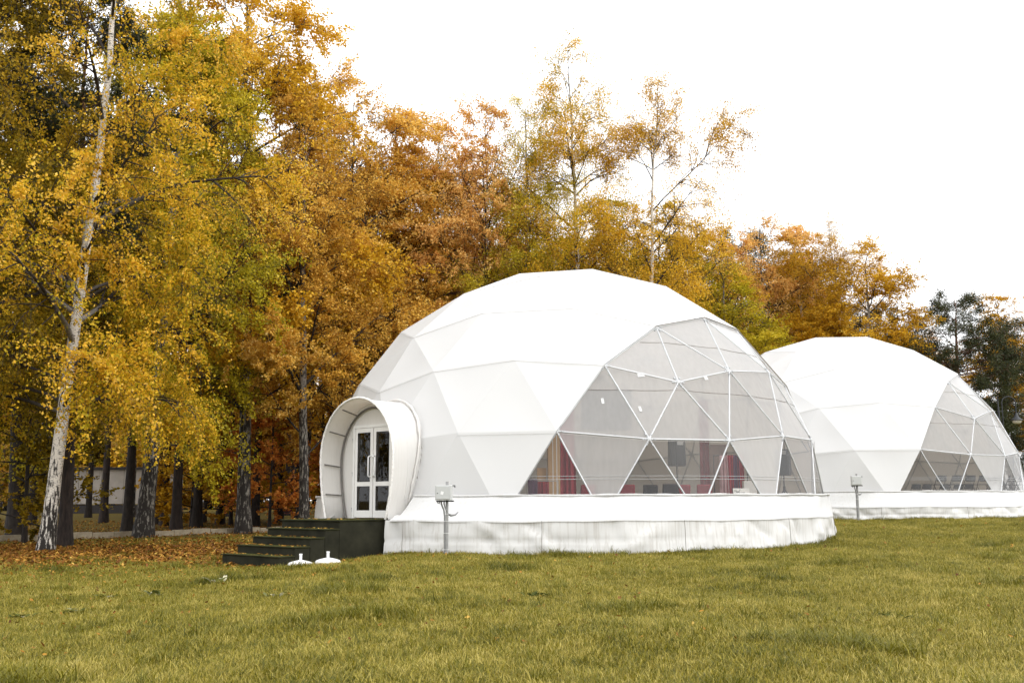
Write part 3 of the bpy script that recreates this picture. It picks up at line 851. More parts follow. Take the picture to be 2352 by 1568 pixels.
def speaker(px, Y, lab, grp, zc, rz):
    p = at(px, Y, FZ); o = empty('speaker_stand', p, rz, label=lab[0], cat='speaker stand', group='speaker stands')
    h = zc-FZ-.36
    MB().tube([(0, 0, .25), (0, 0, h+.05)], .02, 8).build('pole', M['black_steel'], o)
    MB().tube([(0, 0, .62), (0, 0, .78)], .035, 8).build('collar', M['black_steel'], o)
    for k in range(3):
        a = k*2.094+.4; MB().tube([(.02*math.cos(a), .02*math.sin(a), .68), (.5*math.cos(a), .5*math.sin(a), .01)], .014, 6).build('leg', M['black_steel'], o)
    s = empty('loudspeaker', Vector((p.x, p.y, FZ+h)), rz, label=lab[1], cat='loudspeaker', group='loudspeakers on stands')
    bm = bmesh.new(); prof = [(-.20, .17), (-.23, -.14), (-.15, -.22), (.15, -.22), (.23, -.14), (.20, .17)]
    lo = [bm.verts.new((x, y, .0)) for x, y in prof]; hi = [bm.verts.new((x*.96, y*.94, .74)) for x, y in prof]
    bm.faces.new(lo); bm.faces.new(hi[::-1])
    for i in range(6): bm.faces.new((lo[i], hi[i], hi[(i+1) % 6], lo[(i+1) % 6]))
    bmesh.ops.recalc_face_normals(bm, faces=bm.faces[:]); bmesh.ops.bevel(bm, geom=bm.edges[:], offset=.02, segments=2, affect='EDGES')
    me = bpy.data.meshes.new('cabinet'); bm.to_mesh(me); bm.free(); link('cabinet', me, M['speaker'], s)
    MB().box((0, -.222, .30), (.27, .012, .50), 0, .004).build('grille', M['black_steel'], s)
    MB().box((0, -.222, .64), (.20, .012, .11), 0, .004).build('horn', M['metal_grey'], s)
speaker(1556, 29.3, ('black tripod stand under the speaker in the middle of the big window', 'black loudspeaker on a stand in the middle of the near dome window'), 0, 2.52, .35)
speaker(1802, 29.6, ('tripod speaker stand close to the right end of the near dome window', 'black loudspeaker close to the right end of the near dome window'), 0, 2.25, -.3)

p = at(1652, 32.0, FZ); MB_ = MB().box((0, 0, 1.05), (.55, .05, 2.1), 0, .01)
o = MB_.build('room_divider', M['brown_panel'], label='brown upright panel behind the right part of the window', cat='panel'); o.location = p
p = at(1684, 28.6, FZ); o = empty('rail_stand', p, -.1, label='garment rail carrying the striped drapes near the paper sign', cat='rail')
MB().tube([(-.52, 0, 1.62), (.42, 0, 1.62)], .016, 6).build('rail', M['black_steel'], o)
for dx in (-.5, .4):
    MB().tube([(dx, 0, .02), (dx, 0, 1.62)], .014, 6).build('upright', M['black_steel'], o); MB().tube([(dx, -.22, .02), (dx, .22, .02)], .014, 6).build('foot', M['black_steel'], o)
for px, mat, wd, sd, lab in ((1664, 'pink_cloth', .22, 11, 'faded pink drape at the left end of the garment rail'), (1678, 'red_cloth', .2, 12, 'red drape hanging second along the garment rail'),
                          (1691, 'purple_cloth', .2, 13, 'purple drape hanging in the middle of the garment rail'), (1703, 'red_cloth', .16, 14, 'bright red drape at the right end of the garment rail')):
    hang(px, 28.45, FZ+.22, wd, 1.40, mat, sd, 'hanging_drape', lab, 'drape', 3, 1.25, -.1, .03, 'drapes on the garment rail')
p = at(1722, 27.6, FZ); o = MB().box((0, 0, .45), (.34, .2, .9), 0, .01).build('white_crate', M['paper'], label='pale upright box behind the handwritten sign', cat='box'); o.location = p

# handwritten sign standing in the window
h = on_pane(1703, 1128, RD-.10)
if h:
    p, n = h; x = Vector((0, 0, 1)).cross(n).normalized(); y = n.cross(x); Mx = Matrix((x, y, n)).transposed().to_4x4()
    sg = empty('paper_sign', C1+p, label='white handwritten paper sign standing in the lower right window', cat='sign')
    sg.matrix_world = Matrix.Translation(C1+p-Vector((0, 0, .06))) @ Mx
    MB().box((0, 0, 0), (.53, .27, .008)).build('sheet', M['paper'], sg)
    # the letters: Моя Сила
    L = {'M': [[(0, 0), (.05, 1), (.4, .45), (.75, 1), (.8, 0)]], 'o': [[(.25, .6), (.05, .35), (.2, 0), (.45, .1), (.5, .45), (.25, .6)]],
         'ya': [[(.45, 0), (.45, .62), (.15, .58), (.12, .36), (.45, .30)], [(.28, .3), (.05, 0)]],
         'C': [[(.6, 1.0), (.3, .9), (.08, .5), (.1, .05), (.3, -.1)]], 'i': [[(0, .6), (0, 0), (.36, .6), (.36, 0)]],
         'l': [[(0, 0), (.15, .1), (.22, .6), (.4, .6), (.42, 0)]], 'a': [[(.05, 0), (.2, .6), (.38, .6), (.5, 0)], [(.12, .22), (.46, .22)]]}
    mb = MB(); cx = -.215; S_ = .075
    for ch, adv, sc, dy in (('M', .95, .8, .01), ('o', .6, .8, 0), ('ya', .75, .85, 0), ('C', .85, 1.15, -.01), ('i', .6, .95, -.025), ('l', .65, .95, -.028), ('a', .6, .95, -.03)):
        for st in L[ch]: mb.tube([(cx+q[0]*S_*sc, .0+dy+.03+q[1]*S_*sc, .006) for q in st], .0042, 5)
        cx += adv*S_*sc*.95
    mb.build('lettering', M['ink'], sg)

def chair_meshes(mat, kind):
    if kind == 'folding':
        f1 = MB()
        fr = MB()
        for sx in (-1, 1):
            fr.tube([(sx*.22, .20, 0), (sx*.22, -.02, .42), (sx*.21, -.20, .80)], .012, 6)
            fr.tube([(sx*.20, -.24, 0), (sx*.20, .06, .44)], .012, 6)
        fr.tube([(-.22, .17, .06), (.22, .17, .06)], .009, 6); fr.tube([(-.2, -.22, .04), (.2, -.22, .04)], .009, 6)
        seat = MB().box((0, .05, .445), (.40, .38, .028), 0, .012)
        back = MB(); bm = bmesh.new()
        V = []; n = 10
        for k in range(n+1):
            u = k/n*2-1
            for zz in (0, 1):
                hgt = (.80 if zz else .56); cur = .03*(1-u*u)
                V.append((u*.225, -.165-cur-(.03 if zz else 0), hgt-(.05*abs(u)**6 if zz else -.03*abs(u)**6)))
        V2 = [(x, y+.02, z) for x, y, z in V]; N = len(V); F = []
        for k in range(n):
            a = 2*k; F += [(a, a+2, a+3, a+1), (N+a, N+a+1, N+a+3, N+a+2), (a+1, a+3, N+a+3, N+a+1), (a, N+a, N+a+2, a+2)]
        F += [(0, 1, N+1, N), (2*n, N+2*n, N+2*n+1, 2*n+1)]
        back.add(V+V2, F); bm.free()
        return [('frame', fr.mesh('frame'), M['black_steel']), ('seat', seat.mesh('seat'), M[mat]), ('backrest', back.mesh('backrest'), M[mat])]
    fr = MB()
    for sx in (-1, 1):
        fr.tube([(sx*.21, -.20, 0), (sx*.21, -.20, .44), (sx*.20, -.26, .84)], .013, 6); fr.tube([(sx*.21, .22, 0), (sx*.21, .20, .44), (sx*.21, -.20, .44)], .013, 6)
    seat = MB().box((0, .02, .47), (.44, .42, .06), 0, .025); back = MB().box((0, -.25, .69), (.43, .05, .32), 0, .024, M=Matrix.Rotation(R_(8), 4, 'X'))
    return [('frame', fr.mesh('frame'), M['black_steel']), ('seat', seat.mesh('seat'), M[mat]), ('backrest', back.mesh('backrest'), M[mat])]
CH = {k: chair_meshes(m, kd) for k, m, kd in (('red', 'chair_red', 'pad'), ('black', 'chair_black', 'pad'), ('grey', 'chair_grey', 'folding'))}
for v in CH.values():
    for n, me, m in v: me.materials.append(m)
def chair(kind, px, Y, z, rz, lab, grp):
    o = empty('folding_chair' if kind == 'grey' else 'padded_chair', at(px, Y, z), rz, label=lab, cat='chair', group=grp)
    for n, me, m in CH[kind]: link(n, me, None, o)
for px, Y, kd, rz, lab in ((1344, 29.6, 'red', .2, 'red padded chair behind the first strut of the window'), (1440, 29.6, 'red', -.1, 'red padded chair beside the second window strut'),
        (1491, 30.4, 'black', 0, 'low black chair in the middle triangle of the window'), (1534, 28.6, 'black', .1, 'black padded chair right in front of the speaker stand'),
        (1564, 30.6, 'red', .1, 'red padded chair beside the speaker stand'), (1617, 30.2, 'red', -.15, 'red padded chair at the foot of the narrow red curtain')):
    chair(kd, px, Y, FZ, rz, lab, 'chairs inside the near dome')
st = MB(); az_ = [R_(v) for v in np.linspace(2, 84, 22)]
outer = [(7.2*math.sin(a), -7.2*math.cos(a)) for a in az_]; inner = [(3.9*math.sin(a), -3.9*math.cos(a)) for a in az_]; n_ = len(az_)
st.add([(*p, -.15) for p in outer+inner]+[(*p, .15) for p in outer+inner],
       [(i, i+1, n_+i+1, n_+i) for i in range(n_-1)]+[(2*n_+i, 3*n_+i, 3*n_+i+1, 2*n_+i+1) for i in range(n_-1)]
       + [(i+1, i, 2*n_+i, 2*n_+i+1) for i in range(n_-1)]+[(n_+i, n_+i+1, 3*n_+i+1, 3*n_+i) for i in range(n_-1)]
       + [(0, n_, 3*n_, 2*n_), (n_-1, 3*n_-1, 4*n_-1, 2*n_-1)])
o = st.build('stage', M['stage'], label='low dark stage carrying the front chairs in the farther dome', cat='stage'); o.location = (C2.x, C2.y, C2.z+.16); o.rotation_euler = (0, 0, 0)
SZ = C2.z+.312
for k, (px, Y, rz, lab) in enumerate(((2157, 41.2, .25, 'dark folding chair on the stage, first from the window\'s left corner'), (2193, 41.2, .2, 'dark folding chair on the stage, second from the window\'s left corner'),
        (2224, 41.4, .2, 'dark folding chair on the stage behind the second strut'), (2256, 41.6, .15, 'dark folding chair on the stage behind the third strut'),
        (2286, 41.8, .1, 'dark folding chair on the stage behind the rippled pane'), (2309, 42.2, 1.2, 'dark folding chair on the stage turned sideways at the right strut'),
        (2321, 43.0, 1.0, 'folding chair on the stage right of the right strut'), (2336, 43.0, .9, 'folding chair on the stage closest to the right edge of the photo'))):
    chair('grey', px, Y, SZ, rz, lab, 'folding chairs on the stage of the farther dome')
for k, (px, lab) in enumerate(((2101, 'dark folding chair on the floor in the window\'s left corner'), (2125, 'folding chair on the floor, second from the left corner'), (2165, 'folding chair on the floor half hidden behind the first stage chair'),
        (2196, 'folding chair on the floor half hidden behind the second stage chair'), (2220, 'folding chair on the floor behind the middle stage chairs'))):
    chair('grey', px, 47.5, C2.z+.06, .1+.05*k, lab, 'folding chairs on the floor of the farther dome')

# ------------------------------------------------------------------ kerb, bench, pavilion, lamp
def kerb():
    root = empty('kerb', (0, 0, 0), kind='structure')
    pts = [Vector((-26.5, 31.6)), Vector((-21.5, 35.0)), Vector((-18.6, 38.2)), Vector((-15.2, 43.6)), Vector((-11.6, 49.4)), Vector((-9.5, 53))]
    Lg = [0]
    for a, b in zip(pts[:-1], pts[1:]): Lg.append(Lg[-1]+(b-a).length)
    def pos(s):
        i = max(k for k in range(len(Lg)-1) if Lg[k] <= s); u = (s-Lg[i])/(Lg[i+1]-Lg[i]); return pts[i].lerp(pts[i+1], u)
    s = 0
    while s+.99 < Lg[-1]:
        a, b = pos(s), pos(s+.99); d = b-a; rz = math.atan2(d.y, d.x); c = (a+b)/2
        o = MB().box((0, 0, 0), (d.length-.012, .16, .36), 0, .014).build('kerb_stone', M['kerb'], root)
        o.location = (c.x, c.y, gz(c.x, c.y)+.05+rng.uniform(-.006, .006)); o.rotation_euler = (rng.uniform(-.01, .01), rng.uniform(-.004, .004), rz); s += 1.0
kerb()
p = at(655, 70, 0); z = gz(p.x, p.y); o = empty('park_bench', (p.x, p.y, z), .15, label='dark red park bench under the orange maple at the forest edge', cat='bench')
for k in range(3): MB().box((0, -.22+.16*k, .45), (1.7, .12, .04), 0, .008).build('seat_slat', M['bench_red'], o)
for k in range(3): MB().box((0, .30+.02*k, .60+.15*k), (1.7, .035, .12), 0, .008).build('back_slat', M['bench_red'], o)
for dx in (-.65, .65):
    MB().tube([(dx, -.26, 0), (dx, -.24, .42), (dx, .2, .42), (dx, .36, .98)], .03, 6).build('leg', M['black_steel'], o); MB().tube([(dx, .3, 0), (dx, .2, .42)], .03, 6).build('leg', M['black_steel'], o)

def pavilion():
    p = at(272, 94, 0); z = gz(p.x, p.y); o = empty('pavilion', (p.x, p.y, z), .0, label='low pale flat-roofed pavilion among the forest trunks', cat='building')
    MB().box((0, 0, .35), (10.2, 4.2, .74), 0).build('plinth', M['plinth'], o)
    for k in range(5): MB().box((-4.0+2.0*k, 0, 2.3), (1.97, 4.0, 3.0), 0, .015).build('wall_panel', M['concrete'], o)
    MB().box((0, 0, 3.92), (10.4, 4.4, .22), 0, .02).build('roof', M['plinth'], o)
    w_ = MB().box((-4.0, -2.02, 3.0), (.9, .08, .7), 0, .01).build('window', M['upvc'], o); MB().box((-4.0, -2.068, 3.0), (.75, .02, .55)).build('pane', M['door_glass'], w_)
pavilion()

def lamp():
    p = at(2298, 54.0, 4.0); z = gz(p.x, p.y); o = empty('street_lamp', (p.x, p.y, z), 0, label='dark gooseneck street lamp behind the farther dome', cat='street lamp')
    T = 6.55-z
    MB().lathe([(.12, 0), (.12, .5), (.075, .6), (.06, 3.0), (.055, T-1.0), (.03, T-.3), (.015, T)], n=12).build('post', M['lamp_black'], o)
    arm = [(.20, 0, T-2.0), (.20, 0, T-.45)]
    for k in range(0, 11): a = math.pi*(1-k/10); arm.append((.56+.36*math.cos(a), 0, T-.42+.36*math.sin(a)))
    arm += [(.92, 0, T-.7), (.92, 0, T-.95)]
    MB().tube(arm, .03, 8).build('arm', M['lamp_black'], o)
    for zz in (T-.85, T-1.45): MB().tube([(-.1, 0, zz), (.26, 0, zz)], .022, 6).build('bracket', M['lamp_black'], o)
    MB().lathe([(.03, .0), (.05, -.02), (.06, -.10), (.09, -.12), (.12, -.25), (.30, -.36), (.33, -.40), (.31, -.41), (.10, -.2)], (.92, 0, T-.92), 20).build('lamp_shade', M['lamp_black'], o)
    MB().lathe([(.25, -.39), (.24, -.46), (.18, -.54), (.08, -.58), (0, -.585)], (.92, 0, T-.92), 16).build('lamp_globe', M['opal'], o)
lamp()

# ------------------------------------------------------------------ trees
def unit(v): return v/np.maximum(np.linalg.norm(v, axis=-1, keepdims=True), 1e-9)

def grow(base, d, L, K, grav, wob, rs):
    """polylines: N x K x 3 that start at base along d, bending by gravity (positive = down)"""
    N = len(base); P = np.zeros((N, K, 3)); P[:, 0] = base; d = unit(d.copy()); st = (L/(K-1))[:, None]
    g = np.broadcast_to(np.asarray(grav, float), (N,))[:, None]
    for k in range(1, K):
        P[:, k] = P[:, k-1]+d*st
        d = d+rs.normal(0, wob, (N, 3)); d[:, 2:3] -= g; d = unit(d)
    return P

def tubes(P, Rr, n):
    N, K, _ = P.shape
    T = np.zeros_like(P); T[:, 1:-1] = P[:, 2:]-P[:, :-2]; T[:, 0] = P[:, 1]-P[:, 0]; T[:, -1] = P[:, -1]-P[:, -2]; T = unit(T)
    ax = np.where(np.abs(T[:, :1, 2:3]) < .8, np.array([0, 0, 1.]), np.array([1., 0, 0]))
    U = unit(np.cross(T, np.broadcast_to(ax, T.shape))); W = np.cross(T, U)
    a = np.arange(n)*2*np.pi/n
    V = P[:, :, None]+Rr[:, :, None, None]*(U[:, :, None]*np.cos(a)[:, None]+W[:, :, None]*np.sin(a)[:, None])
    b = (np.arange(N)*K*n)[:, None, None]; k = (np.arange(K-1)*n)[None, :, None]; i = np.arange(n)[None, None]; j = (i+1) % n
    Q = np.stack([b+k+i, b+k+j, b+k+n+j, b+k+n+i], -1).reshape(-1, 4)
    th = np.broadcast_to(Rr[:, :, None], (N, K, n)).ravel()
    return V.reshape(-1, 3), Q, th

def sample(P, idx, u):
    K = P.shape[1]; x = u*(K-1); k = np.minimum(x.astype(int), K-2); f = (x-k)[:, None]
    A, B = P[idx, k], P[idx, k+1]; return A+(B-A)*f, unit(B-A)

def side_dir(T, rs, ang, flat=0.0):
    """directions that leave T at about ang radians"""
    r = rs.normal(0, 1, T.shape); r[:, 2] *= (1-flat); r = unit(r-T*(r*T).sum(1, keepdims=True))
    a = rs.normal(ang, .15, len(T))[:, None]; return unit(T*np.cos(a)+r*np.sin(a))

def leaves_mesh(C, size, rs, rnd, down=.4, aspect=.68, flat=0.0):
    N = len(C); a = rs.normal(0, 1, (N, 3)); a[:, 2] = a[:, 2]*(1-flat)-down; a = unit(a)
    b = rs.normal(0, 1, (N, 3)); b[:, 2] *= (1-flat*.9); b = unit(b-a*(a*b).sum(1, keepdims=True))
    s = (size*rs.uniform(.65, 1.3, N))[:, None]*.5
    V = np.stack([C+a*s, C+b*s*aspect+a*s*.15, C-a*s, C-b*s*aspect+a*s*.15], 1).reshape(-1, 3)
    Q = np.arange(N*4).reshape(N, 4); me = np_mesh('crown', V, Q); attr(me, 'rnd', np.clip(rnd, 0, 1), 'FACE'); return me

def tree_meshes(seed, H, r0, cb, spread, nl, e0, n2, n3, n4, leaf, droop=.12, lean=(0, 0), twig=.9, top_thin=0.0, kind='birch', limb_g=.05, bough=None, jit=.05):
    rs = np.random.default_rng(seed)
    K = 18; s = np.linspace(0, 1, K); z = s*H-.25*(1-s)
    wob = np.cumsum(rs.normal(0, .012*H/4, (K, 2)), 0); wob -= s[:, None]*wob[-1]*.6
    TP = np.stack([wob[:, 0]*s+lean[0]*s, wob[:, 1]*s+lean[1]*s, z], 1)[None]
    TR = (r0*((1-s)**.85*.95+.05)+r0*.45*np.exp(-np.maximum(z, 0)/.45))[None]
    Vs, Qs, Ts = [], [], []; off = 0
    def put(P, Rr, n, th=1.0):
        nonlocal off
        V, Q, t = tubes(P, Rr, n); Vs.append(V); Qs.append(Q+off); Ts.append(t*th); off += len(V)
    put(TP, TR, 12)
    # limbs
    u = np.sort(cb+(0.985-cb)*rs.uniform(0, 1, nl)**(1.0))
    base, T = sample(TP, np.zeros(nl, int), u)
    az = np.arange(nl)*2.4+rs.uniform(-.5, .5, nl)
    rel = (u-cb)/(1-cb); L = np.interp(rel, np.linspace(0, 1, len(spread)), spread)*rs.uniform(.75, 1.2, nl)
    el = e0[0]+(e0[1]-e0[0])*rel+rs.normal(0, .12, nl)
    d = np.stack([np.cos(az)*np.cos(el), np.sin(az)*np.cos(el), np.sin(el)], 1)
    if bough:                                             # one long limb, given as (height share, azimuth, elevation, length)
        i = int(np.argmin(np.abs(u-bough[0]))); d[i] = (math.cos(bough[1])*math.cos(bough[2]), math.sin(bough[1])*math.cos(bough[2]), math.sin(bough[2])); L[i] = bough[3]
    LP = grow(base, d, L, 8, limb_g, .07, rs)
    tr = np.interp(u, s, TR[0]); lr = np.minimum(tr*.62, .012*L+.012)
    v = np.linspace(0, 1, 8); LR = lr[:, None]*(1-v*.85)[None]
    put(LP, LR, 6, .45)
    # second order
    cnt = np.maximum(2, (n2*L/np.mean(L)).astype(int)); idx = np.repeat(np.arange(nl), cnt); m = len(idx)
    uu = rs.uniform(.18, 1, m)**.8; b2, T2 = sample(LP, idx, uu)
    d2 = side_dir(T2, rs, .85, .35 if kind != 'pine' else .6)
    L2 = (.50*L[idx]*(1.05-.6*uu)+.25)*rs.uniform(.6, 1.2, m)
    P2 = grow(b2, d2, L2, 6, droop*.5, .10, rs); r2 = np.minimum(lr[idx]*.45, .022)*(1-.4*uu)+.004
    put(P2, r2[:, None]*(1-np.linspace(0, 1, 6)*.8)[None], 4)
    limb_rnd = rs.uniform(-1, 1, nl)
    # twigs
    cnt3 = rs.poisson(n3, m); idx3 = np.repeat(np.arange(m), cnt3); q = len(idx3)
    u3 = rs.uniform(.15, 1, q); b3, T3 = sample(P2, idx3, u3)
    d3 = side_dir(T3, rs, .8); L3 = twig*rs.uniform(.4, 1.35, q)*np.minimum(1, .5+L2[idx3]*.4)
    P3_ = grow(b3, d3, L3, 5, droop, .10, rs)
    put(P3_, np.full((q, 1), .0055)*(1-np.linspace(0, 1, 5)*.6)[None]*(1+leaf*2), 3)
    me = np_mesh('trunk', np.concatenate(Vs), np.concatenate(Qs), True); attr(me, 'thick', np.concatenate(Ts))
    # leaves
    hrel = np.clip((b3[:, 2]-cb*H)/(H*(1-cb)), 0, 1)
    keep = 1-top_thin*hrel**1.5
    ca, cb_ = (30, 30) if kind == 'pine' else (5, 3) if bough or L.mean() < 3.0 else (2.6, 1.8)
    lush = (rs.gamma(ca, 1/ca, nl)[idx]*rs.gamma(cb_, 1/cb_, m))[idx3]             # some sprays full, some nearly bare
    cnt4 = rs.poisson(np.minimum(n4*keep*(L3/np.mean(L3))**.7*lush, n4*3.2)); idx4 = np.repeat(np.arange(q), cnt4); nlv = len(idx4)
    c, _ = sample(P3_, idx4, rs.uniform(.05, 1, nlv)); c = c+rs.normal(0, jit, c.shape)
    lr4 = limb_rnd[idx[idx3[idx4]]]; sub = rs.uniform(-1, 1, m)[idx3[idx4]]
    rnd = .5+.16*lr4+.12*sub+rs.normal(0, .17, nlv)
    cr = leaves_mesh(c, leaf, rs, rnd, .7 if kind == 'birch' else .1, .68 if kind != 'pine' else .22, 0 if kind != 'maple' else .6)
    return me, cr

TM = {}
# spread = limb length in metres from the crown base to the tip
TM['hero'] = tree_meshes(11, 23.0, .205, .17, (4.4, 5.6, 5.6, 4.8, 3.8, 2.6, 1.0), 44, (.35, 1.0), 13, 6.5, 44, .090, .28, (1.15, .6), 1.35, .15, limb_g=.07, jit=.07)
TM['broad'] = tree_meshes(12, 21.0, .34, .16, (4.5, 5.8, 6.0, 5.2, 4.2, 2.8, 1.0), 42, (.30, 1.0), 12, 6.0, 48, .112, .26, (.8, -.6), 1.35, .1, limb_g=.07, jit=.09)
TM['birch_a'] = tree_meshes(21, 20.0, .20, .20, (3.0, 3.6, 3.9, 3.7, 3.2, 2.4, 1.1), 42, (.6, 1.1), 10, 5.0, 54, .105, .15, (.5, .2), 1.0, .62, jit=.08)
TM['birch_b'] = tree_meshes(22, 20.0, .22, .16, (3.2, 4.2, 4.2, 4.0, 3.4, 2.5, 1.1), 36, (.65, 1.2), 11, 5.0, 50, .105, .12, (-.7, .3), 1.0, .68, limb_g=-.01, jit=.08)
TM['birch_c'] = tree_meshes(23, 20.0, .18, .18, (2.5, 3.2, 3.4, 3.3, 2.9, 2.1, .9), 38, (.55, 1.1), 10, 5.0, 50, .105, .22, (.3, -.4), 1.1, .50, jit=.08)
TM['sparse_a'] = tree_meshes(31, 26.0, .20, .20, (4.2, 4.4, 4.0, 3.4, 2.9, 2.0, .7), 42, (.45, 1.0), 9, 5.6, 44, .088, .34, (-.6, .2), 1.6, .40, limb_g=.03, jit=.15)
TM['sparse_b'] = tree_meshes(32, 24.0, .19, .22, (3.8, 4.6, 4.8, 4.6, 3.2, 1.8, .7), 38, (.4, .95), 9, 5.6, 44, .088, .36, (.9, .2), 1.6, .35, limb_g=.02, jit=.15, bough=(.70, .25, .85, 7.2))
TM['maple_a'] = tree_meshes(41, 9.0, .10, .14, (2.4, 3.0, 3.0, 2.4, 1.6, .7), 30, (.1, .8), 8, 4.6, 18, .19, .03, (.2, .1), .7, .0, 'maple', .01)
TM['maple_b'] = tree_meshes(42, 12.0, .13, .10, (3.0, 3.6, 3.4, 2.8, 2.0, .8), 36, (.05, .8), 8, 4.6, 18, .19, .04, (-.2, .1), .7, .0, 'maple', .01)
TM['pine_a'] = tree_meshes(51, 22.0, .25, .55, (2.6, 3.0, 2.8, 2.2, 1.2), 34, (.0, .6), 9, 6.0, 26, .20, -.06, (.3, .2), .40, .0, 'pine', -.03, jit=.10)
TM['pine_b'] = tree_meshes(52, 14.0, .22, .28, (2.6, 3.6, 3.9, 3.4, 2.4, .9), 44, (-.15, .5), 11, 7.5, 30, .16, -.05, (.3, .1), .50, .0, 'pine', -.02, jit=.13)

count = {}
def tree(kind, px, Y, H, leafmat, bark, label, group=None, rz=None, wide=1.0, name=None, X=None):
    tm, cm = TM[kind]
    H0 = {'hero': 23, 'broad': 21, 'birch_a': 20, 'birch_b': 20, 'birch_c': 20, 'sparse_a': 26, 'sparse_b': 24, 'maple_a': 9, 'maple_b': 12, 'pine_a': 22, 'pine_b': 14}[kind]
    x = (px-1176)/FPX*Y*.988 if X is None else X
    nm = name or {'m': 'maple_tree', 'p': 'pine_tree'}.get(kind[0], 'birch_tree')
    if rz is None: rz = rng.uniform(0, 6.28)
    o = empty(nm, (x, Y, gz(x, Y)), rz, label=label, cat=nm.split('_')[0]+' tree', group=group)
    k = H/H0; o.scale = (k*wide, k*wide, k)
    for n, me, mt in (('trunk', tm, M[bark]), ('crown', cm, LEAF[leafmat])):
        c = bpy.data.objects.new(n, me); COL.objects.link(c); c.parent = o
        if not me.materials: me.materials.append(mt)
        c.material_slots[0].link = 'OBJECT'; c.material_slots[0].material = mt
    return o

# the big birch at the left and its neighbours
tree('hero', 108, 30.0, 23.0, 'mixed', 'bark_birch', 'big leaning white birch standing alone in front of the kerb at the left', rz=0, name='birch_tree')
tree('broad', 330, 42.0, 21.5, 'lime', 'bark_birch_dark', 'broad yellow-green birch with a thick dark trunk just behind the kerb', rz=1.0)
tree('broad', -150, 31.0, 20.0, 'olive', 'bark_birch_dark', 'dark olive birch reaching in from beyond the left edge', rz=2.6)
tree('birch_b', 40, 44.0, 23.0, 'olive', 'bark_brown', 'dark golden tree behind the big leaning birch, near the left edge', rz=.3, wide=1.3, name='linden_tree')
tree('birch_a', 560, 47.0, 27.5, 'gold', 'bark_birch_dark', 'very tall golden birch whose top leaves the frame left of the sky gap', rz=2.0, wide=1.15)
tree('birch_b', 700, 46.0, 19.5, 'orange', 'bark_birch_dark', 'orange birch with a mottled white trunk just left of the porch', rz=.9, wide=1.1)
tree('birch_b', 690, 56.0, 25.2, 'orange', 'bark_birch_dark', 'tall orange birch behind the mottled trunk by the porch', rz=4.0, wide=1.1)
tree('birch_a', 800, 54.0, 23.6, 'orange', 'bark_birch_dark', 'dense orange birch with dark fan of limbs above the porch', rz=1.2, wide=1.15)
tree('birch_b', 900, 56.0, 23.0, 'orange', 'bark_brown', 'rusty orange tree with spreading dark boughs left of the near dome top', rz=5.2, wide=1.1, name='linden_tree')
tree('birch_c', 985, 60.0, 23.0, 'pinkish', 'bark_birch_dark', 'thin-topped pale orange birch in the dip of the tree line', rz=.2, wide=1.15)
tree('sparse_b', 1040, 58.0, 22.0, 'gold', 'bark_birch', 'golden birch with a bright white trunk left of the near dome top', rz=3.0)
tree('birch_b', 1105, 55.0, 22.0, 'pinkish', 'bark_birch', 'pale salmon orange birch with twin pale stems over the near dome', rz=2.2, wide=1.05)
tree('sparse_a', 1215, 53.5, 22.4, 'lime', 'bark_birch', 'greenish birch leaning left of the tallest one', rz=1.4, wide=.95)
tree('sparse_a', 1340, 52.5, 25.3, 'mixed', 'bark_birch', 'tallest thin birch standing above the near dome top', rz=0.0)
tree('sparse_b', 1490, 52.0, 22.6, 'gold', 'bark_birch', 'thin white birch with a long bough reaching right over the near dome', rz=-.25)
tree('birch_c', 1150, 62.0, 17.0, 'orange', 'bark_birch_dark', 'low orange birch filling in behind the salmon one', rz=.5, wide=1.4)
tree('birch_a', 1270, 61.0, 17.5, 'lime', 'bark_birch_dark', 'yellow-green birch filling in behind the top of the near dome', rz=3.7, wide=1.4)
tree('birch_b', 1420, 60.0, 17.8, 'lime', 'bark_birch_dark', 'yellow-green birch between the two tallest thin ones', rz=1.7, wide=1.4)
tree('birch_c', 1550, 57.0, 16.5, 'mixed', 'bark_birch_dark', 'green-gold birch low behind the right slope of the near dome', rz=4.4, wide=1.5)
tree('birch_a', 1640, 60.0, 17.2, 'gold', 'bark_birch_dark', 'golden birch over the clear window of the near dome', rz=2.9, wide=1.4)
tree('birch_b', 1700, 56.0, 13.5, 'lime', 'bark_birch_dark', 'bright yellow-green birch in the notch between the two domes', rz=5.9, wide=1.7)
tree('birch_a', 1772, 64.0, 18.4, 'pinkish', 'bark_birch_dark', 'salmon orange birch with a pointed top right of the thin birches', rz=.7, wide=1.15)
tree('birch_c', 1860, 64.0, 16.8, 'gold', 'bark_birch', 'golden birch over the left of the farther dome', rz=2.4, wide=1.5)
tree('birch_b', 1900, 70.0, 17.2, 'gold', 'bark_birch_dark', 'golden birch set back behind the top of the farther dome', rz=1.0, wide=1.3)
tree('sparse_b', 1962, 63.0, 17.6, 'gold', 'bark_birch_dark', 'thin golden birch at the right end of the tree row', rz=3.3, wide=1.05)
tree('birch_c', 2000, 60.0, 15.2, 'gold', 'bark_birch_dark', 'lower golden birch beside the left one of the two pines', rz=.1, wide=1.6)
tree('pine_b', 2062, 66.0, 13.0, 'needle', 'bark_pine', 'dark pine between the golden birches and the bigger pine', rz=2.0, wide=.75)
tree('pine_b', 2214, 60.0, 12.6, 'needle', 'bark_pine', 'big dark green pine rising over the right slope of the farther dome', rz=.4, wide=1.12)
tree('pine_b', 2300, 68.0, 7.0, 'needle', 'bark_pine', 'low dark pine behind the street lamp', rz=1.4, wide=1.0)
tree('birch_b', 2325, 72.0, 14.4, 'gold', 'bark_birch_dark', 'golden orange birch at the right edge behind the street lamp', rz=1.3, wide=1.5)
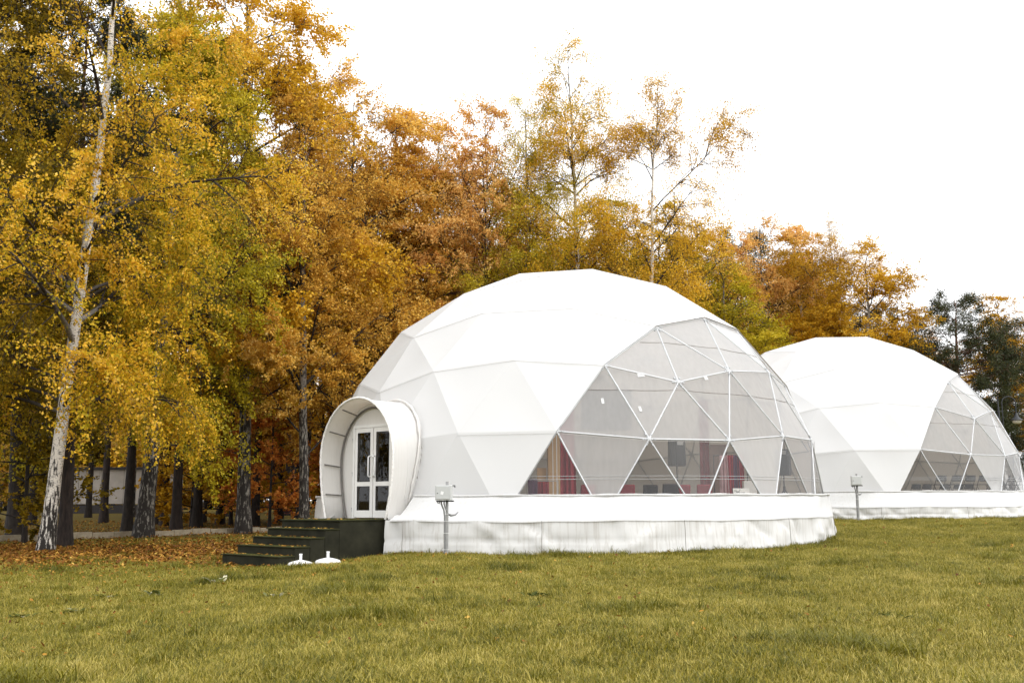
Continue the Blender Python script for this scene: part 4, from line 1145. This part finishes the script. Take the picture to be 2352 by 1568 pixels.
tree('birch_c', 2440, 70.0, 14.2, 'gold', 'bark_birch_dark', 'golden birch cut off by the right edge', rz=2.3, wide=1.5)
tree('sparse_a', 2140, 82.0, 15.0, 'pinkish', 'bark_brown', 'nearly bare pale tree seen between the two pines', rz=1.3, wide=1.1)
tree('pine_b', 1712, 74.0, 20.0, 'needle', 'bark_pine', 'dark pine top just left of the salmon orange birch', rz=.5, wide=1.0)
tree('pine_b', 1870, 80.0, 18.6, 'needle', 'bark_pine', 'dark pine top showing through the golden birches on the right', rz=1.5)
tree('pine_b', 985, 66.0, 15.5, 'needle', 'bark_pine', 'dark pine filling the gap left of the near dome', rz=2.5, wide=1.2)
tree('pine_a', 880, 72.0, 19.0, 'needle', 'bark_pine', 'dark pine deep behind the rusty tree', rz=.5, wide=1.1)
tree('maple_a', 1052, 52.0, 8.6, 'rust', 'bark_brown', 'small red-orange maple peeping over the left shoulder of the near dome', rz=.3, wide=.9)
tree('maple_a', 618, 54.0, 6.8, 'rust', 'bark_brown', 'small rust orange maple beside the bench', rz=.3, wide=1.1)
tree('maple_b', 530, 60.0, 10.5, 'gold', 'bark_brown', 'layered golden maple left of the rust orange one', rz=1.3)
tree('maple_b', 60, 37.0, 8.2, 'olive', 'bark_brown', 'low dark golden maple behind the foot of the leaning birch', rz=.8, wide=1.0)
tree('maple_b', 440, 58.0, 10.0, 'gold', 'bark_brown', 'golden maple behind the thick dark birch trunk', rz=2.3, wide=1.0)
tree('maple_b', 860, 62.0, 11.0, 'rust', 'bark_brown', 'brownish maple behind the porch', rz=2.9, wide=1.1)
tree('maple_b', 740, 66.0, 12.0, 'gold', 'bark_brown', 'yellow maple behind the mottled trunk by the porch', rz=.9, wide=1.0)

# dark pine trunks of the wood on the left, and the trees that close it behind
fixed = [(152, 33.8, 19), (26, 52, 21), (72, 62, 20), (238, 66, 22), (292, 50, 21), (360, 62, 23), (405, 50.5, 22), (452, 57, 23), (202, 78, 20), (505, 62, 21), (560, 70, 22), (585, 58, 21), (640, 66, 22), (-20, 45, 20), (118, 72, 22), (680, 74, 22), (760, 70, 20)]
for k, (px, Y, H) in enumerate(fixed):
    own = {0: 'thick dark trunk standing just right of the foot of the leaning birch', 3: 'dark trunk crossing the left half of the pale pavilion wall', 4: 'dark trunk crossing the right half of the pale pavilion wall',
           5: 'dark trunk right beside the broad birch, behind the kerb', 6: 'thick dark trunk between the broad birch and the entrance steps', 7: 'dark trunk behind the stretch of kerb left of the steps', 12: 'dark trunk rising behind the dark red bench'}
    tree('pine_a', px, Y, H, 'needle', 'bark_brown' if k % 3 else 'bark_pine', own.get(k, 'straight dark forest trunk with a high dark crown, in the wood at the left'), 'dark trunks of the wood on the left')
rr = np.random.default_rng(99); placed = [((q[0]-1176)/FPX*q[1], q[1]) for q in fixed]; n = 0
while n < 46:
    Y = rr.uniform(58, 125); px = rr.uniform(-200, 1080); x = (px-1176)/FPX*Y
    if min(math.hypot(x-a, Y-b) for a, b in placed) < 2.6 or (abs(Y-94) < 5 and 130 < px < 410) or (Y < 94 and 190 < px < 300): continue
    placed.append((x, Y)); n += 1
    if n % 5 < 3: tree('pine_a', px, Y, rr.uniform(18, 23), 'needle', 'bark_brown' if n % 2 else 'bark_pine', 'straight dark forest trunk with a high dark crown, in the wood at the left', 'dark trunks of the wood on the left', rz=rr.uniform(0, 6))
    elif n % 5 == 3: tree('maple_b', px, Y, rr.uniform(8, 13), ('gold', 'olive', 'orange')[n % 3], 'bark_brown', 'yellowing young maple in the depth of the wood at the left', 'young maples deep in the wood', rz=rr.uniform(0, 6), wide=1.2)
    else: tree('birch_b', px, Y, rr.uniform(17, 22), ('gold', 'orange', 'olive')[n % 3], 'bark_birch_dark', 'autumn birch in the depth of the wood at the left', 'birches deep in the wood', rz=rr.uniform(0, 6), wide=1.3)
for k in range(60):
    px = -260+k*24+rr.uniform(-15, 15); Y = rr.uniform(122, 160)
    tree(('maple_b', 'birch_a', 'maple_b')[k % 3], px, Y, (rr.uniform(10, 14), rr.uniform(17, 22), rr.uniform(10, 14))[k % 3], ('gold', 'orange', 'olive', 'lime')[k % 4], 'bark_brown', 'far autumn tree closing the view between the trunks', 'far trees behind the wood', rz=rr.uniform(0, 6), wide=2.0, name='autumn_tree')

# ------------------------------------------------------------------ grass, litter, weeds
def free(x, y):
    """outside decks, steps and trunk feet"""
    ok = np.ones(len(x), bool)
    for C, rd in ((C1, rad1), (C2, rad2)):
        dx, dy = x-C.x, y-C.y; r = np.hypot(dx, dy); a = np.degrees(np.arctan2(dx, -dy))
        lim = np.interp(a, np.linspace(-180, 180, 73), [rd(v) for v in np.linspace(-180, 180, 73)])
        ok &= r > lim+.03
    n = (x-C1.x)*PN.x+(y-C1.y)*PN.y; t = (x-C1.x)*PT.x+(y-C1.y)*PT.y
    ok &= ~((n > 7) & (n < 11.08) & (t > -1.33) & (t < 1.03))
    return ok

def tuft(seed, nb, h, spread, wd, c0=0.0, c1=1.0):
    rs = np.random.default_rng(seed); V = []; F = []; r = []
    for _ in range(nb):
        a = rs.uniform(0, 6.28); q = spread*math.sqrt(rs.uniform()); bx, by = q*math.cos(a), q*math.sin(a)
        th = rs.uniform(0, 6.28); ln = rs.uniform(.2, 1.6); hh = h*rs.uniform(.45, 1.15); cx, cy = math.cos(th), math.sin(th)
        w_ = wd*rs.uniform(.7, 1.3); b = len(V); pts = []
        for k, (u, ww) in enumerate(((0, 1), (.5, .8), (.85, .45), (1.0, .04))):
            out = ln*hh*u*u*.9; z = hh*(u-.28*ln*u*u)
            pts.append((bx+cx*out, by+cy*out, z, ww*w_))
        for x, y, z, ww in pts: V += [(x-cy*ww/2, y+cx*ww/2, z), (x+cy*ww/2, y-cx*ww/2, z)]
        for k in range(3): F.append((b+2*k, b+2*k+1, b+2*k+3, b+2*k+2))
        r += [c0+(c1-c0)*rs.uniform(0, 1)**1.3]*3
    me = np_mesh('tuft', np.array(V), np.array(F), True); attr(me, 'rnd', r, 'FACE'); me.materials.append(M['blade']); return me
tc_ = bpy.data.collections.new('grass_kinds')
for k, (nb, h, sp, wd, *cc) in enumerate(((60, .042, .18, .0045), (54, .055, .17, .005), (64, .034, .20, .0045), (36, .085, .13, .0055), (34, .15, .11, .007, 0, .35), (18, .085, .17, .005, .75, 1.0), (60, .045, .17, .005, .05, .5))):
    tc_.objects.link(bpy.data.objects.new('tuft_%d' % k, tuft(100+k, nb, h, sp, wd, *cc)))

def scatter(name, pts, rot, scl, idx, **k):
    me = bpy.data.meshes.new(name); me.vertices.add(len(pts)); me.vertices.foreach_set('co', np.ascontiguousarray(pts, np.float32).ravel())
    a = me.attributes.new('rot', 'FLOAT_VECTOR', 'POINT'); a.data.foreach_set('vector', np.ascontiguousarray(rot, np.float32).ravel())
    attr(me, 'scl', scl); a = me.attributes.new('kind_no', 'INT', 'POINT'); a.data.foreach_set('value', np.ascontiguousarray(idx, np.int32))
    me.update(); o = link(name, me, None, **k)
    g = bpy.data.node_groups.new(name+'_nodes', 'GeometryNodeTree')
    g.interface.new_socket('Geometry', in_out='INPUT', socket_type='NodeSocketGeometry'); g.interface.new_socket('Geometry', in_out='OUTPUT', socket_type='NodeSocketGeometry')
    N = g.nodes; gi = N.new('NodeGroupInput'); go = N.new('NodeGroupOutput'); ip = N.new('GeometryNodeInstanceOnPoints')
    ci = N.new('GeometryNodeCollectionInfo'); ci.inputs['Collection'].default_value = tc_; ci.inputs['Separate Children'].default_value = True; ci.inputs['Reset Children'].default_value = True
    def na(nm, ty):
        n = N.new('GeometryNodeInputNamedAttribute'); n.data_type = ty; n.inputs['Name'].default_value = nm
        return [q for q in n.outputs if q.enabled and q.name == 'Attribute'][0]
    ip.inputs['Pick Instance'].default_value = True; L = g.links
    e2r = N.new('FunctionNodeEulerToRotation'); L.new(na('rot', 'FLOAT_VECTOR'), e2r.inputs[0])
    L.new(gi.outputs[0], ip.inputs['Points']); L.new(ci.outputs[0], ip.inputs['Instance']); L.new(na('kind_no', 'INT'), ip.inputs['Instance Index'])
    L.new(e2r.outputs[0], ip.inputs['Rotation']); L.new(na('scl', 'FLOAT'), ip.inputs['Scale']); L.new(ip.outputs[0], go.inputs[0])
    md = o.modifiers.new('scatter', 'NODES'); md.node_group = g; return o

def make_grass():
    rs = np.random.default_rng(5); N = 190000
    d = 6.5*(52/6.5)**rs.uniform(0, 1, N); th = rs.uniform(-.70, .70, N)            # even in the picture, dense up close
    x, y = d*np.sin(th), d*np.cos(th)
    ok = free(x, y) & ~((x < -4.5) & (y > 36+(x+20)*1.0)) & (rs.uniform(0, 1, N) < 1-.62*smooth((-3.0-x)/6)*smooth((y-22-1.5*np.sin(x*.9)-1.2*np.sin(x*2.3+y))/6))
    x, y, d = x[ok], y[ok], d[ok]; n = len(x)
    z = ground(x, y)
    lush = np.sin(x*1.3+2*np.sin(y*.8))*np.sin(y*1.1+1.5*np.sin(x*.7))
    idx = rs.choice(4, n, p=[.34, .27, .27, .12]); tall = (lush > .80) & (rs.uniform(0, 1, n) < .16) | (rs.uniform(0, 1, n) < .008); idx[tall] = 4; straw = rs.uniform(0, 1, n) < .10; idx[straw] = 5; dk = (np.sin(x*2.3+1.7*np.sin(y*1.9))*np.sin(y*1.7+x*.6) > .55) & (rs.uniform(0, 1, n) < .3); idx[dk] = 6
    sc = rs.uniform(.7, 1.25, n)*(1+.18*np.clip(lush, 0, 1))*np.clip(.95+d*.004, .8, 1.1)
    # taller uncut grass against the skirts
    e = np.abs(np.hypot(x-C1.x, y-C1.y)-8.1) < .4; e2 = np.abs(np.hypot(x-C2.x, y-C2.y)-8.0) < .4
    sc = np.where(e | e2, sc*1.25, sc); idx[(e | e2) & (rs.uniform(0, 1, n) < .35)] = 3; idx[(e | e2) & (rs.uniform(0, 1, n) < .06)] = 4
    rot = np.stack([rs.normal(0, .12, n), rs.normal(0, .12, n), rs.uniform(0, 6.28, n)], 1)
    scatter('grass', np.stack([x, y, z-.005], 1), rot, sc, idx, kind='stuff', label='rough olive and straw coloured grass covering the lawn', cat='grass')
    # a fringe right at the skirts
    P = []
    for C, rd, a0, a1, m in ((C1, rad1, -32, 95, 900), (C2, rad2, -60, 60, 900)):
        a = rs.uniform(a0, a1, m); r = np.array([rd(v) for v in a])+rs.uniform(.04, .16, m); P.append(np.stack([C.x+r*np.sin(np.radians(a)), C.y-r*np.cos(np.radians(a))], 1))
    P = np.concatenate(P); n = len(P); z = ground(P[:, 0], P[:, 1])
    scatter('edge_grass', np.c_[P, z-.01], np.stack([rs.normal(0, .1, n), rs.normal(0, .1, n), rs.uniform(0, 6.28, n)], 1), rs.uniform(.7, 1.35, n), rs.choice([1, 3, 3, 4], n, p=[.4, .25, .25, .1]), kind='stuff', label='taller uncut grass along the foot of the white skirts', cat='grass')
make_grass()

def litter():
    rs = np.random.default_rng(8)
    parts = []
    n = 16000; x = rs.normal(-12.5, 4.6, n); y = rs.normal(29.5, 3.4, n); parts.append((x, y))          # thick carpet round the leaning birch
    n = 19000; y = 19+51*rs.uniform(0, 1, n); y = y[rs.uniform(0, 1, n) < smooth((y-19)/8)]; n = len(y); x = -4.5-rs.uniform(0, 1, n)**.8*(y*.55); parts.append((x, y))
    n = 2600; y = rs.normal(24.5, 3.2, n); x = -3.2-rs.uniform(0, 1, n)*y*.55; parts.append((x, y))
    n = 600; y = rs.uniform(9, 26, n); x = rs.uniform(-.5, .15, n)*y; parts.append((x, y))
    n = 250; y = rs.uniform(8, 36, n); x = rs.uniform(-.1, .5, n)*y; parts.append((x, y))
    x = np.concatenate([p[0] for p in parts]); y = np.concatenate([p[1] for p in parts])
    ok = free(x, y) & (y > 8); x, y = x[ok], y[ok]; n = len(x)
    s = rs.uniform(.02, .042, n)*(.85+.65*smooth((y-20)/7)); a = rs.uniform(0, 6.28, n); z = ground(x, y)+.035+rs.uniform(0, .04, n)
    tl = rs.normal(0, .45, (n, 2)); V = np.zeros((n, 4, 3))
    for q in range(4):
        aa = a+q*np.pi/2; r = s*(1 if q % 2 == 0 else .68); dx, dy = r*np.cos(aa), r*np.sin(aa)
        V[:, q] = np.stack([x+dx, y+dy, z+dx*tl[:, 0]+dy*tl[:, 1]], 1)
    me = np_mesh('fallen_leaves', V.reshape(-1, 3), np.arange(n*4).reshape(n, 4)); attr(me, 'rnd', np.clip(rs.normal(.45, .25, n), 0, 1), 'FACE')
    link('fallen_leaves', me, M['litter'], kind='stuff', label='brown and yellow fallen leaves on the ground under the birches', cat='leaves')
litter()

def weed(px, py, seed, label, n=12, sz=.16, pale=0.3, up=.5):
    d = None
    Y = 15.0
    for _ in range(8):
        x = (px-1176)/FPX*Y; Y = (EYE-gz(x, Y))/max(math.tan(math.atan((py-784)/FPX)-PITCH), .01)
    x = (px-1176)/FPX*Y; rs = np.random.default_rng(seed); o = empty('broadleaf_weed', (x, Y, gz(x, Y)), rs.uniform(0, 6), label=label, cat='weed', group='broad-leaved weeds in the lawn')
    for k in range(n):
        a = k*2.4+rs.uniform(-.3, .3); ox, oy = rs.normal(0, .07, 2); L = sz*rs.uniform(.45, 1.0); e = up*rs.uniform(.5, 1.4); V = []; F = []; m = 6
        for i in range(m+1):
            u = i/m; w_ = .20*L*math.sin(math.pi*min(.97, u**.8+.04)); r = .02+L*u*math.cos(e*(1-u*.7)); z = .035+L*u*math.sin(e)*(1-.45*u*u)
            wave = .02*L*math.sin(i*2.2+k)
            for sy in (-1, 0, 1): V.append((r, sy*w_, z+abs(sy)*w_*.35+wave*sy))
        for i in range(m):
            for q in (0, 1): F.append((i*3+q, i*3+q+1, i*3+q+4, i*3+q+3))
        ca, sa = math.cos(a), math.sin(a); V = np.array([(ox+x_*ca-y_*sa, oy+x_*sa+y_*ca, z_) for x_, y_, z_ in V])
        me = np_mesh('leaf', V, np.array(F), True); attr(me, 'rnd', np.full(len(F), np.clip(rs.normal(pale, .22), 0, 1)), 'FACE'); link('leaf', me, M['weed'], o)
for k, a in enumerate(((516, 1338, 'pale upright dock leaves in the grass below the steps', 6, .20, .85, .9), (372, 1368, 'pale drooping dock leaves in the grass left of the steps', 7, .20, .7, .5), (262, 1372, 'flat green weed left of the drooping dock', 8, .15, .5, .3),
     (190, 1405, 'low pale-edged weed patch at the far left of the lawn', 8, .16, .6, .3), (72, 1418, 'weed rosette closest to the left edge of the lawn', 8, .15, .5, .4), (640, 1372, 'small yellowish dock plant under the parasol bases', 5, .12, .75, .6),
     (1225, 1375, 'dark rosette of leaves in the middle of the lawn', 9, .14, .15, .3), (2330, 1345, 'dark weed clump close to the right edge of the lawn', 9, .16, .1, .5), (2030, 1430, 'low dark weed in the right half of the lawn', 8, .13, .15, .3))):
    weed(a[0], a[1], 60+k, a[2], a[3]+6, a[4], a[5]*.8, a[6]+.2)
